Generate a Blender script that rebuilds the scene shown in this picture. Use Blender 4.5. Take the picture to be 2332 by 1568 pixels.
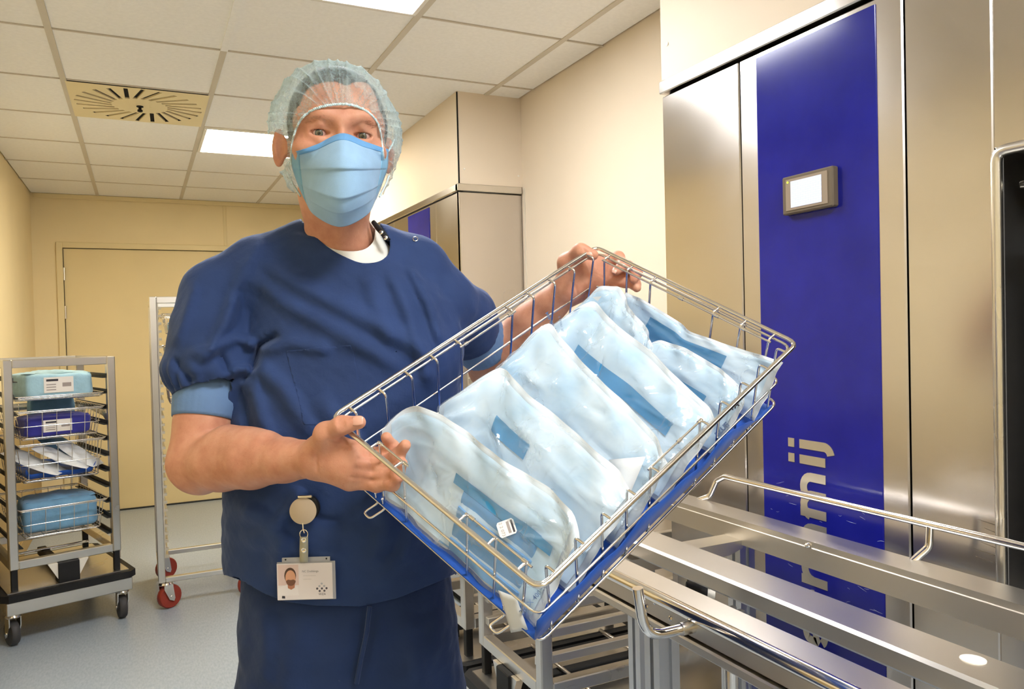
import bpy, math, random
import numpy as np
from mathutils import Vector, Matrix
PI = math.pi
rad = math.radians
scene = bpy.context.scene
for o in list(bpy.data.objects):
    bpy.data.objects.remove(o, do_unlink=True)
COL = scene.collection

# ------------------------------------------------------------------ camera
F_PX, YAW, PITCH, ROLL, CAM_H = 1755.9, 25.735, -1.046, -1.416, 1.373
_y, _p, _r = rad(YAW), rad(PITCH), rad(ROLL)
FWD = np.array([math.sin(_y)*math.cos(_p), math.cos(_y)*math.cos(_p), math.sin(_p)])
_rt = np.array([math.cos(_y), -math.sin(_y), 0.0])
_up = np.cross(_rt, FWD)
RGT = _rt*math.cos(_r) + _up*math.sin(_r)
UPV = -_rt*math.sin(_r) + _up*math.cos(_r)
EYE = np.array([0.0, 0.0, CAM_H])
cam_data = bpy.data.cameras.new('camera')
cam_data.sensor_width = 36.0
cam_data.lens = F_PX/2332*36.0
cam_data.clip_start = 0.02
cam = bpy.data.objects.new('camera', cam_data)
COL.objects.link(cam)
cam.matrix_world = Matrix(((RGT[0], UPV[0], -FWD[0], EYE[0]), (RGT[1], UPV[1], -FWD[1], EYE[1]),
                           (RGT[2], UPV[2], -FWD[2], EYE[2]), (0, 0, 0, 1)))
scene.camera = cam

# ------------------------------------------------------------------ world, exposure
world = bpy.data.worlds.new('world')
scene.world = world
world.use_nodes = True
world.node_tree.nodes['Background'].inputs[0].default_value = (1.0, 0.93, 0.82, 1)
world.node_tree.nodes['Background'].inputs[1].default_value = 0.05
scene.view_settings.view_transform = 'Standard'
scene.view_settings.look = 'None'
scene.view_settings.gamma = 1.0
scene.view_settings.use_curve_mapping = False
scene.view_settings.exposure = 1.50
PANEL_STRENGTH = 15.0
PANEL_COLOR = (0.97, 0.985, 1.0)        # near lamps, neutral white
PANEL_WARM = (1.0, 0.90, 0.72)           # the lamp over the far end is a warmer tube

def at(px, py, d):
    """the point a distance d in front of the camera that is seen at photo pixel (px, py)"""
    return EYE + d*(FWD + (px-1166.0)/F_PX*RGT - (py-784.0)/F_PX*UPV)

# ------------------------------------------------------------------ tagging helpers
def tag(o, label=None, cat=None, group=None, kind=None):
    if label: o['label'] = label
    if cat: o['category'] = cat
    if group: o['group'] = group
    if kind: o['kind'] = kind
    return o

def thing(name, loc=(0, 0, 0), rz=0.0, label=None, cat=None, group=None):
    o = bpy.data.objects.new(name, None)
    o.empty_display_size = 0.05
    o.location = loc
    o.rotation_euler = (0, 0, rz)
    COL.objects.link(o)
    return tag(o, label, cat, group)

def link_mesh(name, me, mat, parent=None, smooth=False, autosmooth=None):
    o = bpy.data.objects.new(name, me)
    COL.objects.link(o)
    if mat is not None and len(me.materials) == 0:
        me.materials.append(mat)
    if parent is not None:
        o.parent = parent
    if smooth:
        me.polygons.foreach_set('use_smooth', [True]*len(me.polygons))
    if autosmooth is not None:
        me.polygons.foreach_set('use_smooth', [True]*len(me.polygons))
        me.set_sharp_from_angle(angle=rad(autosmooth))
    return o

def copy_tree(o, parent=None):
    c = o.copy()
    COL.objects.link(c)
    c.parent = parent
    for ch in list(o.children):
        copy_tree(ch, c)
    return c

# ------------------------------------------------------------------ mesh builder
def vnorm(v):
    v = np.asarray(v, float)
    n = np.linalg.norm(v)
    return v/n if n > 1e-12 else v

def fillet(pts, r, n=4, closed=False):
    """round the corners of a polyline"""
    pts = [np.asarray(p, float) for p in pts]
    out = []
    m = len(pts)
    for i in range(m):
        if not closed and i in (0, m-1):
            out.append(pts[i]); continue
        a, b, c = pts[i-1], pts[i], pts[(i+1) % m]
        d1, d2 = vnorm(a-b), vnorm(c-b)
        cosang = max(-1, min(1, float(d1@d2)))
        ang = math.acos(cosang)
        if ang > 3.05 or ang < 0.05:
            out.append(b); continue
        t = min(r/math.tan(ang/2), 0.45*np.linalg.norm(a-b), 0.45*np.linalg.norm(c-b))
        p0, p1 = b+d1*t, b+d2*t
        for k in range(n+1):
            s = k/n
            out.append((1-s)**2*p0 + 2*s*(1-s)*b + s*s*p1)
    return out

class MB:
    def __init__(self, off=(0, 0, 0)):
        self.v = []; self.f = []; self.off = np.asarray(off, float)
    def add(self, vs, fs):
        b = len(self.v)
        for p in vs: self.v.append(np.asarray(p, float)-self.off)
        for f in fs: self.f.append([i+b for i in f])
        return self
    def box(self, lo, hi, bevel=0.0):
        x0, y0, z0 = lo; x1, y1, z1 = hi
        if bevel <= 0:
            return self.add([(x0,y0,z0),(x1,y0,z0),(x1,y1,z0),(x0,y1,z0),(x0,y0,z1),(x1,y0,z1),(x1,y1,z1),(x0,y1,z1)],
                     [(0,3,2,1),(4,5,6,7),(0,1,5,4),(1,2,6,5),(2,3,7,6),(3,0,4,7)])
        b = bevel
        vs = []; idx = {}
        for i, sx in enumerate((0, 1)):
            for j, sy in enumerate((0, 1)):
                for k, sz in enumerate((0, 1)):
                    X, Y, Z = (x0, x1)[sx], (y0, y1)[sy], (z0, z1)[sz]
                    ix, iy, iz = (b, -b)[sx], (b, -b)[sy], (b, -b)[sz]
                    idx[(i,j,k,0)] = len(vs); vs.append((X, Y+iy, Z+iz))
                    idx[(i,j,k,1)] = len(vs); vs.append((X+ix, Y, Z+iz))
                    idx[(i,j,k,2)] = len(vs); vs.append((X+ix, Y+iy, Z))
        F = []
        g = lambda i,j,k,a: idx[(i,j,k,a)]
        for s in (0, 1):
            q = [g(s,0,0,0), g(s,1,0,0), g(s,1,1,0), g(s,0,1,0)]; F.append(q if s else q[::-1])
            q = [g(0,s,0,1), g(0,s,1,1), g(1,s,1,1), g(1,s,0,1)]; F.append(q if s else q[::-1])
            q = [g(0,0,s,2), g(1,0,s,2), g(1,1,s,2), g(0,1,s,2)]; F.append(q if s else q[::-1])
        for a in (0, 1):
            for b2 in (0, 1):
                F.append([g(a,b2,0,0), g(a,b2,1,0), g(a,b2,1,1), g(a,b2,0,1)])
                F.append([g(a,0,b2,0), g(a,1,b2,0), g(a,1,b2,2), g(a,0,b2,2)])
                F.append([g(0,a,b2,1), g(1,a,b2,1), g(1,a,b2,2), g(0,a,b2,2)])
        for i in (0, 1):
            for j in (0, 1):
                for k in (0, 1):
                    F.append([g(i,j,k,0), g(i,j,k,1), g(i,j,k,2)])
        return self.add(vs, F)
    def tube(self, pts, r, n=8, closed=False, caps=True):
        pts = [np.asarray(p, float) for p in pts]
        m = len(pts)
        rr = r if hasattr(r, '__len__') else [r]*m
        T = []
        for i in range(m):
            a = pts[i-1] if (i > 0 or closed) else pts[i]
            b = pts[(i+1) % m] if (i < m-1 or closed) else pts[i]
            T.append(vnorm(b-a))
        ref = np.array([0, 0, 1.0]) if abs(T[0][2]) < 0.9 else np.array([1.0, 0, 0])
        nrm = vnorm(np.cross(T[0], ref))
        vs = []
        for i in range(m):
            nrm = vnorm(nrm - T[i]*(nrm@T[i]))
            bn = np.cross(T[i], nrm)
            for k in range(n):
                a = 2*PI*k/n
                vs.append(pts[i] + rr[i]*(math.cos(a)*nrm + math.sin(a)*bn))
        fs = []
        for i in range(m if closed else m-1):
            j = (i+1) % m
            sh = 0
            if closed and i == m-1:   # find the best twist for the closing seam
                best = 1e9
                for s in range(n):
                    dd = sum(np.sum((vs[i*n+k]-vs[(k+s) % n])**2) for k in range(n))
                    if dd < best: best, sh = dd, s
            for k in range(n):
                fs.append((i*n+k, i*n+(k+1) % n, j*n+(k+1+sh) % n, j*n+(k+sh) % n))
        if caps and not closed:
            fs.append(tuple(range(n-1, -1, -1)))
            fs.append(tuple((m-1)*n+k for k in range(n)))
        return self.add(vs, fs)
    def cyl(self, a, b, r, n=16, r2=None):
        return self.tube([a, b], [r, r if r2 is None else r2], n)
    def lathe(self, center, axis, prof, n=24):
        """prof: list of (radius, height along axis)"""
        axis = vnorm(axis); ref = np.array([0, 0, 1.0]) if abs(axis[2]) < 0.9 else np.array([1.0, 0, 0])
        e1 = vnorm(np.cross(axis, ref)); e2 = np.cross(axis, e1); c = np.asarray(center, float)
        vs = []
        for r, h in prof:
            for k in range(n):
                a = 2*PI*k/n
                vs.append(c + axis*h + r*(math.cos(a)*e1 + math.sin(a)*e2))
        fs = []
        for i in range(len(prof)-1):
            for k in range(n):
                fs.append((i*n+k, i*n+(k+1) % n, (i+1)*n+(k+1) % n, (i+1)*n+k))
        fs.append(tuple(range(n-1, -1, -1)))
        fs.append(tuple((len(prof)-1)*n+k for k in range(n)))
        return self.add(vs, fs)
    def prism(self, poly, ax, lo, hi):
        """extrude a 2-D polygon (list of (a,b)) along axis ax from lo to hi; (a,b) are the other two axes in order"""
        n = len(poly); vs = []
        for h in (lo, hi):
            for a, b in poly:
                p = [0, 0, 0]; o = [i for i in range(3) if i != ax]
                p[ax] = h; p[o[0]] = a; p[o[1]] = b; vs.append(p)
        fs = [tuple(range(n)), tuple(range(2*n-1, n-1, -1))]
        for i in range(n):
            j = (i+1) % n
            fs.append((i, j, n+j, n+i)[::-1])
        return self.add(vs, fs)
    def mesh(self, name):
        me = bpy.data.meshes.new(name)
        me.from_pydata([tuple(p) for p in self.v], [], self.f)
        me.validate()
        import bmesh
        bm = bmesh.new(); bm.from_mesh(me)
        bmesh.ops.recalc_face_normals(bm, faces=bm.faces)
        bm.to_mesh(me); bm.free()
        return me
    def build(self, name, mat, parent=None, smooth=None, kind=None):
        o = link_mesh(name, self.mesh(name), mat, parent, autosmooth=smooth)
        if kind: o['kind'] = kind
        return o

def dup(o, parent=None, loc=None, mesh=True):
    c = o.copy()
    COL.objects.link(c)
    c.parent = parent
    if loc is not None: c.location = loc
    return c
# ------------------------------------------------------------------ materials
def srgb(r, g, b):
    f = lambda c: (c/255/12.92) if c/255 <= 0.04045 else ((c/255+0.055)/1.055)**2.4
    return (f(r), f(g), f(b))

class NT:
    def __init__(self, name):
        self.m = bpy.data.materials.new(name)
        self.m.use_nodes = True
        self.t = self.m.node_tree
        self.b = self.t.nodes['Principled BSDF']
        self.out = self.t.nodes['Material Output']
    def n(self, kind, **kw):
        nd = self.t.nodes.new(kind)
        for k, v in kw.items():
            if k.startswith('i_'):
                nd.inputs[k[2:].replace('_', ' ')].default_value = v
            elif hasattr(nd, k):
                setattr(nd, k, v)
        return nd
    def l(self, a, b): self.t.links.new(a, b)
    def set(self, **kw):
        for k, v in kw.items():
            k = k.replace('_', ' ')
            if isinstance(v, tuple) and len(v) == 3: v = (*v, 1.0)
            self.b.inputs[k].default_value = v
        return self
    def coords(self, kind='Object', scale=(1, 1, 1), rot=(0, 0, 0)):
        tc = self.n('ShaderNodeTexCoord'); mp = self.n('ShaderNodeMapping')
        mp.inputs['Scale'].default_value = scale
        mp.inputs['Rotation'].default_value = rot
        self.l(tc.outputs[kind], mp.inputs['Vector'])
        return mp.outputs['Vector']
    def noise(self, vec, scale, detail=3.0, rough=0.5):
        nz = self.n('ShaderNodeTexNoise')
        nz.inputs['Scale'].default_value = scale
        nz.inputs['Detail'].default_value = detail
        nz.inputs['Roughness'].default_value = rough
        if vec is not None: self.l(vec, nz.inputs['Vector'])
        return nz.outputs['Fac']
    def ramp(self, fac, stops):
        r = self.n('ShaderNodeValToRGB')
        el = r.color_ramp.elements
        while len(el) < len(stops): el.new(0.5)
        for e, (p, c) in zip(el, stops):
            e.position = p
            e.color = (*c, 1) if len(c) == 3 else c
        self.l(fac, r.inputs['Fac'])
        return r.outputs['Color']
    def bump(self, h, strength=0.2, dist=0.002, normal=None):
        b = self.n('ShaderNodeBump')
        b.inputs['Strength'].default_value = strength
        b.inputs['Distance'].default_value = dist
        self.l(h, b.inputs['Height'])
        if normal is not None: self.l(normal, b.inputs['Normal'])
        self.l(b.outputs['Normal'], self.b.inputs['Normal'])
        return b.outputs['Normal']
    def mrange(self, fac, a, b, c=0.0, d=1.0):
        m = self.n('ShaderNodeMapRange')
        m.inputs[1].default_value = a; m.inputs[2].default_value = b
        m.inputs[3].default_value = c; m.inputs[4].default_value = d
        self.l(fac, m.inputs[0]); return m.outputs[0]
    def math(self, op, a, b=None):
        m = self.n('ShaderNodeMath'); m.operation = op
        for i, x in enumerate((a, b)):
            if x is None: continue
            if isinstance(x, (int, float)): m.inputs[i].default_value = x
            else: self.l(x, m.inputs[i])
        return m.outputs[0]

def scaled(c, k): return tuple(min(1.0, x*k) for x in c)

def paint(name, col, rough=0.6, var=0.04, nscale=6.0, bump=0.0, spec=0.3):
    t = NT(name)
    v = t.coords()
    c = t.ramp(t.noise(v, nscale), [(0.3, scaled(col, 1-var)), (0.7, scaled(col, 1+var))])
    t.l(c, t.b.inputs['Base Color'])
    t.set(Roughness=rough, Specular_IOR_Level=spec)
    if bump > 0: t.bump(t.noise(v, 180.0, 2.0), bump, 0.001)
    return t.m

def steel(name, col=(0.64, 0.60, 0.54), rough=0.28, axis=2, aniso=0.0, brush=0.0, wavy=0.0):
    """satin stainless steel; axis = direction of the grain; wavy = slight unevenness of large sheets"""
    t = NT(name)
    v = t.coords()
    big = t.noise(v, 3.0, 2.0)
    t.l(t.ramp(big, [(0.3, scaled(col, 0.98)), (0.7, scaled(col, 1.02))]), t.b.inputs['Base Color'])
    t.set(Metallic=1.0, Anisotropic=aniso)
    t.l(t.mrange(big, 0.3, 0.7, rough-0.03, rough+0.03), t.b.inputs['Roughness'])
    if aniso > 0:
        t.set(Anisotropic_Rotation=0.25); tg = t.n('ShaderNodeTangent'); tg.direction_type = 'RADIAL'; tg.axis = 'Z'
        t.l(tg.outputs[0], t.b.inputs['Tangent'])
    if brush > 0:
        sc = [150.0, 150.0, 150.0]; sc[axis] = 4.0
        t.bump(t.noise(t.coords(scale=tuple(sc)), 1.0, 2.0), brush, 0.0006)
    if wavy > 0:
        t.bump(t.noise(t.coords(scale=(0.25, 0.25, 3.2)), 1.0, 1.0), wavy, 0.03)
    return t.m

M = {}
M['wall_cream'] = paint('wall_cream_paint', srgb(238, 220, 176), 0.62, 0.03, 2.5, 0.05)
M['wall_ivory'] = paint('wall_ivory_paint', srgb(226, 211, 190), 0.55, 0.02, 2.5, 0.05)
M['door_cream'] = paint('door_cream_laminate', srgb(232, 212, 162), 0.5, 0.03, 2.0)
M['frame_cream'] = paint('frame_cream_paint', srgb(232, 214, 166), 0.45, 0.02, 2.0)
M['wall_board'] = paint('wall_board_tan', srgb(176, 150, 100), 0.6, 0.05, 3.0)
M['tile'] = paint('ceiling_tile_mineral', srgb(249, 247, 242), 0.9, 0.025, 60.0, 0.25)
M['grid'] = paint('ceiling_grid_paint', srgb(212, 203, 186), 0.6, 0.02)
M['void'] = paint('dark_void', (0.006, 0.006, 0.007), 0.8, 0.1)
M['vent'] = paint('vent_cream_enamel', srgb(238, 222, 178), 0.35, 0.015)
M['white_edge'] = paint('lamp_frame_white', srgb(240, 236, 226), 0.4, 0.01)
M['steel_v'] = steel('steel_machine_panel', (0.59, 0.555, 0.53), 0.22, axis=2, aniso=0.7, wavy=0.30)
M['steel_y'] = steel('steel_brushed_beam', (0.74, 0.70, 0.64), 0.36, axis=1, brush=0.04)
M['steel_x'] = steel('steel_brushed_tube', (0.70, 0.67, 0.62), 0.30, axis=2)
M['steel_dark'] = steel('steel_chamber_dark', (0.55, 0.53, 0.50), 0.32)
M['chrome'] = steel('polished_wire_steel', (0.82, 0.78, 0.73), 0.12, axis=2, brush=0.0)
M['wire'] = steel('basket_wire_steel', (0.80, 0.76, 0.71), 0.16, axis=2, brush=0.0)
M['alu'] = steel('anodised_aluminium', (0.62, 0.64, 0.68), 0.34, axis=2, brush=0.08)
M['blue'] = None
t = NT('blue_machine_film')
v = t.coords()
t.l(t.ramp(t.noise(v, 7.0, 4.0), [(0.3, srgb(22, 27, 128)), (0.7, srgb(29, 34, 144))]), t.b.inputs['Base Color'])
t.set(Roughness=0.14, Specular_IOR_Level=0.35)
t.bump(t.noise(v, 260.0, 2.0), 0.05, 0.0004)
M['blue'] = t.m
M['black'] = paint('black_rubber', (0.012, 0.012, 0.013), 0.55, 0.2, 20)
M['dark_runner'] = paint('runner_dark_plastic', (0.03, 0.032, 0.032), 0.45, 0.2, 20)
M['white_plastic'] = paint('white_plastic', srgb(232, 226, 214), 0.4, 0.03)
M['strip_grey'] = paint('grey_plastic_strip', srgb(186, 178, 160), 0.5, 0.03)
M['red_wheel'] = paint('red_polyurethane', srgb(150, 58, 44), 0.45, 0.08, 12)
M['grey_wheel'] = paint('grey_wheel_tyre', srgb(70, 68, 68), 0.5, 0.1, 12)
M['bezel'] = paint('display_bezel_grey', srgb(104, 92, 76), 0.4, 0.03)
M['bezel_in'] = paint('display_inner_grey', srgb(150, 134, 116), 0.45, 0.03)
def emit(name, col, s):
    t = NT(name)
    t.set(Base_Color=col, Emission_Color=col, Emission_Strength=s, Roughness=0.4)
    return t.m
M['panel_light'] = emit('ceiling_lamp_diffuser', PANEL_COLOR, PANEL_STRENGTH)
M['panel_warm'] = emit('ceiling_lamp_diffuser_warm', PANEL_WARM, PANEL_STRENGTH*1.15)
M['led'] = emit('green_led', (0.45, 0.9, 0.02), 1.5)
# screen: lit LCD with faint printed rows
t = NT('display_lcd')
v = t.coords('Generated', (1, 1, 1))
br = t.n('ShaderNodeTexBrick'); br.inputs['Scale'].default_value = 3.0
br.inputs['Color1'].default_value = (0.80, 0.86, 1, 1); br.inputs['Color2'].default_value = (0.84, 0.90, 1, 1)
br.inputs['Mortar'].default_value = (0.62, 0.68, 0.95, 1); br.inputs['Mortar Size'].default_value = 0.012
sep = t.n('ShaderNodeSeparateXYZ'); t.l(v, sep.inputs[0]); cmb = t.n('ShaderNodeCombineXYZ')
t.l(sep.outputs[1], cmb.inputs[0]); t.l(sep.outputs[2], cmb.inputs[1]); t.l(cmb.outputs[0], br.inputs['Vector'])
t.l(br.outputs['Color'], t.b.inputs['Emission Color']); t.set(Emission_Strength=0.36, Base_Color=(0.1, 0.1, 0.12), Roughness=0.3)
M['lcd'] = t.m
# floor vinyl
t = NT('floor_vinyl')
v = t.coords()
c1 = t.ramp(t.noise(t.coords(scale=(1, 0.30, 1)), 130.0, 3.0, 0.6), [(0.30, srgb(150, 162, 174)), (0.5, srgb(162, 173, 184)), (0.72, srgb(174, 184, 192))])
t.l(c1, t.b.inputs['Base Color'])
t.set(Roughness=0.32, Specular_IOR_Level=0.45)
t.bump(t.noise(v, 60.0, 2.0), 0.04, 0.001)
M['floor'] = t.m
# ------------------------------------------------------------------ room shell
XL, XR, XM, YB, YF, ZC = -0.73, 1.74, 1.40, 6.96, -4.0, 2.5225
YM1, YM2, ZT = 1.85, 3.447, 2.045       # far end of the near machine, near end of the far machine, machine top
def struct(name, mb, mat, parent=None, smooth=None):
    o = mb.build(name, mat, parent, smooth)
    if parent is None: o['kind'] = 'structure'
    return o
struct('floor', MB().box((XL-0.1, YF-0.1, -0.08), (XR+0.1, YB+0.1, 0.0)), M['floor'])
wl = struct('wall_left', MB().box((XL-0.1, YF-0.1, 0), (XL, YB+0.1, ZC+0.15)), M['wall_cream'])
MB().box((XL, YF, 0.12), (XL+0.012, YB-0.02, 0.88), 0.003).build('protection_board', M['wall_board'], wl)  # added board, its darker tan stands in for shade low on this wall
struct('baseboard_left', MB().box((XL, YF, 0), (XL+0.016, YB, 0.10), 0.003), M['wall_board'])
struct('wall_right', MB().box((XR, YM1-0.25, 0), (XR+0.1, YM2+0.25, ZC+0.15)), M['wall_ivory'])
struct('wall_front', MB().box((XL, YF-0.1, 0), (XR, YF, ZC+0.15)), M['wall_cream'])
# back wall with a door opening
DX0, DX1, DZ = -0.525, 1.02, 2.105
mb = MB(); mb.box((XL, YB, 0), (DX0, YB+0.1, ZC+0.15)); mb.box((DX1, YB, 0), (XR, YB+0.1, ZC+0.15))
mb.box((DX0, YB, DZ), (DX1, YB+0.1, ZC+0.15))
wb = struct('wall_back', mb, M['wall_cream'])
MB().box((0.665, YB-0.006, DZ+0.02), (0.690, YB, ZC-0.01), 0.002).build('joint_strip', M['frame_cream'], wb)
MB().box((XL+0.02, YB-0.018, ZC-0.035), (XM, YB, ZC-0.0), 0.003).build('edge_strip', M['frame_cream'], wb)
d1 = struct('door_1', MB().box((DX0+0.004, YB+0.012, 0.008), (DX1-0.004, YB+0.05, DZ-0.004), 0.002), M['door_cream'])
mb = MB(); mb.box((DX0-0.045, YB-0.014, 0), (DX0, YB+0.02, DZ+0.045), 0.003)
mb.box((DX1, YB-0.014, 0), (DX1+0.045, YB+0.02, DZ+0.045), 0.003); mb.box((DX0, YB-0.014, DZ), (DX1, YB+0.02, DZ+0.045), 0.003)
mb.build('door_frame', M['frame_cream'], d1)
for z in (0.28, 1.60, 1.90):
    MB().tube([(DX0+0.006, YB-0.006, z-0.05), (DX0+0.006, YB-0.006, z+0.05)], 0.009, 10).build('hinge', M['steel_x'], d1, 40)
MB().box((DX0, YB+0.0, 0.0), (DX1, YB+0.011, 0.012)).build('threshold', M['dark_runner'], d1)
# bulkheads over the machines
wm = struct('wall_right_bulkhead', MB().box((XM, YF, ZT+0.045), (XR, YM1, ZC+0.1)), M['wall_ivory'])
for y, z in ((YM1-0.03, 2.19),):
    MB().lathe((XM, y, z), (-1, 0, 0), [(0.006, 0), (0.006, 0.002), (0.003, 0.003)], 10).build('screw_cap', M['white_plastic'], wm)
wm2 = struct('wall_far_bulkhead', MB().box((XM, YM2, ZT+0.04), (XR, YB, ZC+0.1)), M['wall_ivory'])
MB().box((XM-0.002, YM2-0.003, ZT+0.04), (XM+0.004, YM2+0.003, ZC-0.002)).build('corner_gap', M['void'], wm2)
for x, z in ((XM+0.03, 2.155), (XR-0.02, 2.14)):
    MB().lathe((x, YM2, z), (0, -1, 0), [(0.005, 0), (0.005, 0.002), (0.003, 0.003)], 10).build('screw_cap', M['white_plastic'], wm2)
struct('trim_1', MB().box((XR-0.004, YM2-0.03, 0), (XR+0.004, YM2-0.022, ZT+0.03)), M['grid'])

# ------------------------------------------------------------------ ceiling: slab, grid bars, tiles
ceil = struct('ceiling', MB().box((XL-0.1, YF-0.1, ZC+0.02), (XR+0.1, YB+0.1, ZC+0.15)), M['tile'])
GX = [-0.270, 0.338, 0.946, 1.554]; GY0, GS = 2.685, 0.612
gys = [GY0+GS*k for k in range(-11, 8)]
for gx in GX:
    MB().box((gx-0.012, YF, ZC-0.002), (gx+0.012, YB, ZC+0.004)).build('grid_bar', M['grid'], ceil)
mb = MB().box((XL, -0.004, ZC-0.001), (XR, 0.004, ZC+0.004)); first = None
for gy in gys:
    if YF < gy < YB:
        if first is None:
            first = mb.build('cross_bar', M['grid'], ceil); first.location.y = gy
        else:
            dup(first, ceil, (0, gy, 0))
LIGHT_CELLS = []
xs = [XL]+GX+[XR]; ys = [YF]+[g for g in gys if YF < g < YB]+[YB]
cells = [(i, j) for i in range(len(xs)-1) for j in range(len(ys)-1)]
VENT = None
tile_cache = {}
for i, j in cells:
    x0, x1, y0, y1 = xs[i], xs[i+1], ys[j], ys[j+1]
    cy = (y0+y1)/2
    row = round((cy-(GY0+GS/2))/GS)            # row 0 begins at GY0
    if i == 2 and row in (-1, 3, -5, -9):  # the rearmost cell is an added, unseen lamp for frontal fill on the man
        LIGHT_CELLS.append((x0, x1, y0, y1)); continue
    if i == 1 and row == 2:
        VENT = (x0, x1, y0, y1); continue
    if row == 0 and i == 1: x1 = xs[3]          # one double-width tile
    if row == 0 and i == 2: continue
    if x0 > XM and (y1 < YM1 or y0 > YM2): continue
    k = (round(x1-x0, 3), round(y1-y0, 3))
    if k not in tile_cache:
        e = 0.006
        tile_cache[k] = MB().box((e, e, 0.002), (k[0]-e, k[1]-e, 0.018), 0.004).mesh('ceiling_tile')
        tile_cache[k].materials.append(M['tile'])
    o = link_mesh('tile', tile_cache[k], None, ceil)
    o.location = (x0, y0, ZC+(0.0 if row or i != 1 else 0.0005))
if True:      # cover the bar under the double tile
    MB().box((GX[1]-0.014, GY0+0.006, ZC-0.004), (GX[1]+0.014, GY0+GS-0.006, ZC+0.003)).build('tile_filler', M['tile'], ceil)

# ceiling lamps
lamp_labels = ['lit ceiling lamp panel at the near end of the corridor, behind the camera',
               'square lit ceiling lamp panel above the camera side of the corridor',
               'bright ceiling lamp panel cut off by the top edge of the picture',
               'bright ceiling lamp panel beside the capped head, nearest the closed door']
LIGHT_CELLS.sort(key=lambda c: c[2])
for (x0, x1, y0, y1), lb in zip(LIGHT_CELLS, lamp_labels):
    cx, cyy = (x0+x1)/2, (y0+y1)/2
    t_ = thing('ceiling_lamp', (cx, cyy, ZC), 0, lb, 'lamp', 'recessed ceiling lamps')
    a, b = (x1-x0)/2-0.013, (y1-y0)/2-0.008
    mb = MB()
    for lo, hi in (((-a, -b), (a, -b+0.018)), ((-a, b-0.018), (a, b)), ((-a, -b+0.018), (-a+0.018, b-0.018)), ((a-0.018, -b+0.018), (a, b-0.018))):
        mb.box((lo[0], lo[1], -0.006), (hi[0], hi[1], 0.016), 0.002)
    mb.build('lamp_frame', M['white_edge'], t_)
    MB().box((-a+0.018, -b+0.018, -0.001), (a-0.018, b-0.018, 0.012)).build('diffuser', M['panel_warm' if y0 > 4 else 'panel_light'], t_)
    for sx, sy in ((-1, -1), (1, -1)):
        MB().lathe((sx*(a-0.009), sy*(b-0.012), -0.006), (0, 0, -1), [(0.006, 0), (0.006, 0.004), (0.003, 0.006)], 10).build('clip', M['chrome'], t_)

# swirl air diffuser
x0, x1, y0, y1 = VENT
cx, cyy = (x0+x1)/2, (y0+y1)/2
vt = thing('air_diffuser', (cx, cyy, ZC), 0, 'square cream ceiling air vent with a ring of black radial slots', 'vent')
a = (x1-x0)/2-0.006
RI, RO, NS, HW, SW = 0.125, 0.282, 24, 0.0095, 0.42
def slot_dirs(k):
    th = 2*PI*(k+0.3)/NS
    ci = np.array([math.cos(th), math.sin(th)])*RI
    th2 = th+SW*0.55
    co = np.array([math.cos(th2), math.sin(th2)])*RO
    d = vnorm(co-ci); nrm = np.array([-d[1], d[0]])
    return ci-nrm*HW, ci+nrm*HW, co-nrm*HW, co+nrm*HW
mb = MB(); z0, z1 = -0.004, 0.0
S = [slot_dirs(k) for k in range(NS)]
for k in range(NS):
    m_, n_ = S[k], S[(k+1) % NS]
    poly = [m_[1], m_[3], n_[2], n_[0]]
    vane = MB()
    vs = [(p[0], p[1], z0) for p in poly]+[(p[0], p[1], 0.003) for p in poly]
    vane.add(vs, [(0, 1, 2, 3), (7, 6, 5, 4)]+[(i, (i+1) % 4, 4+(i+1) % 4, 4+i) for i in range(4)])
    vane.build('vane', M['vent'], vt)
# inner disc and outer plate follow the slot ends
inner = [p for k in range(NS) for p in (S[k][0], S[k][1])]
outer = [p for k in range(NS) for p in (S[k][2], S[k][3])]
n = len(inner)
mb = MB(); vs = [(p[0], p[1], z0) for p in inner]+[(p[0], p[1], 0.003) for p in inner]
mb.add(vs, [tuple(range(n)), tuple(range(2*n-1, n-1, -1))]+[(i, (i+1) % n, n+(i+1) % n, n+i) for i in range(n)])
mb.build('centre_disc', M['vent'], vt)
def on_square(p):
    s = a/max(abs(p[0]), abs(p[1])); return (p[0]*s, p[1]*s)
corners = [(a, a), (-a, a), (-a, -a), (a, -a)]
mb = MB(); vs = [(p[0], p[1], z0) for p in outer]; sq = [on_square(p) for p in outer]
vs += [(p[0], p[1], z0) for p in sq]; fs = []
for i in range(n):
    j = (i+1) % n
    pi_, pj = sq[i], sq[j]
    corner = None
    for q in corners:
        ai, aj, aq = (math.atan2(*r[::-1]) % (2*PI) for r in (pi_, pj, q))
        if ai < aq < aj: corner = q
    if corner:
        vs.append((corner[0], corner[1], z0)); fs.append((i, n+i, len(vs)-1, n+j, j))
    else:
        fs.append((i, n+i, n+j, j))
mb.add(vs, fs)
mb.build('face_plate', M['vent'], vt)
MB().box((-a, -a, 0.004), (a, a, 0.016)).build('plenum', M['void'], vt)
MB().lathe((0, 0, z0), (0, 0, -1), [(0.016, 0), (0.016, 0.004), (0.007, 0.006), (0.007, 0.016), (0.012, 0.018), (0.012, 0.026), (0.004, 0.029)], 14).build('centre_screw', M['black'], vt, 40)

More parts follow.
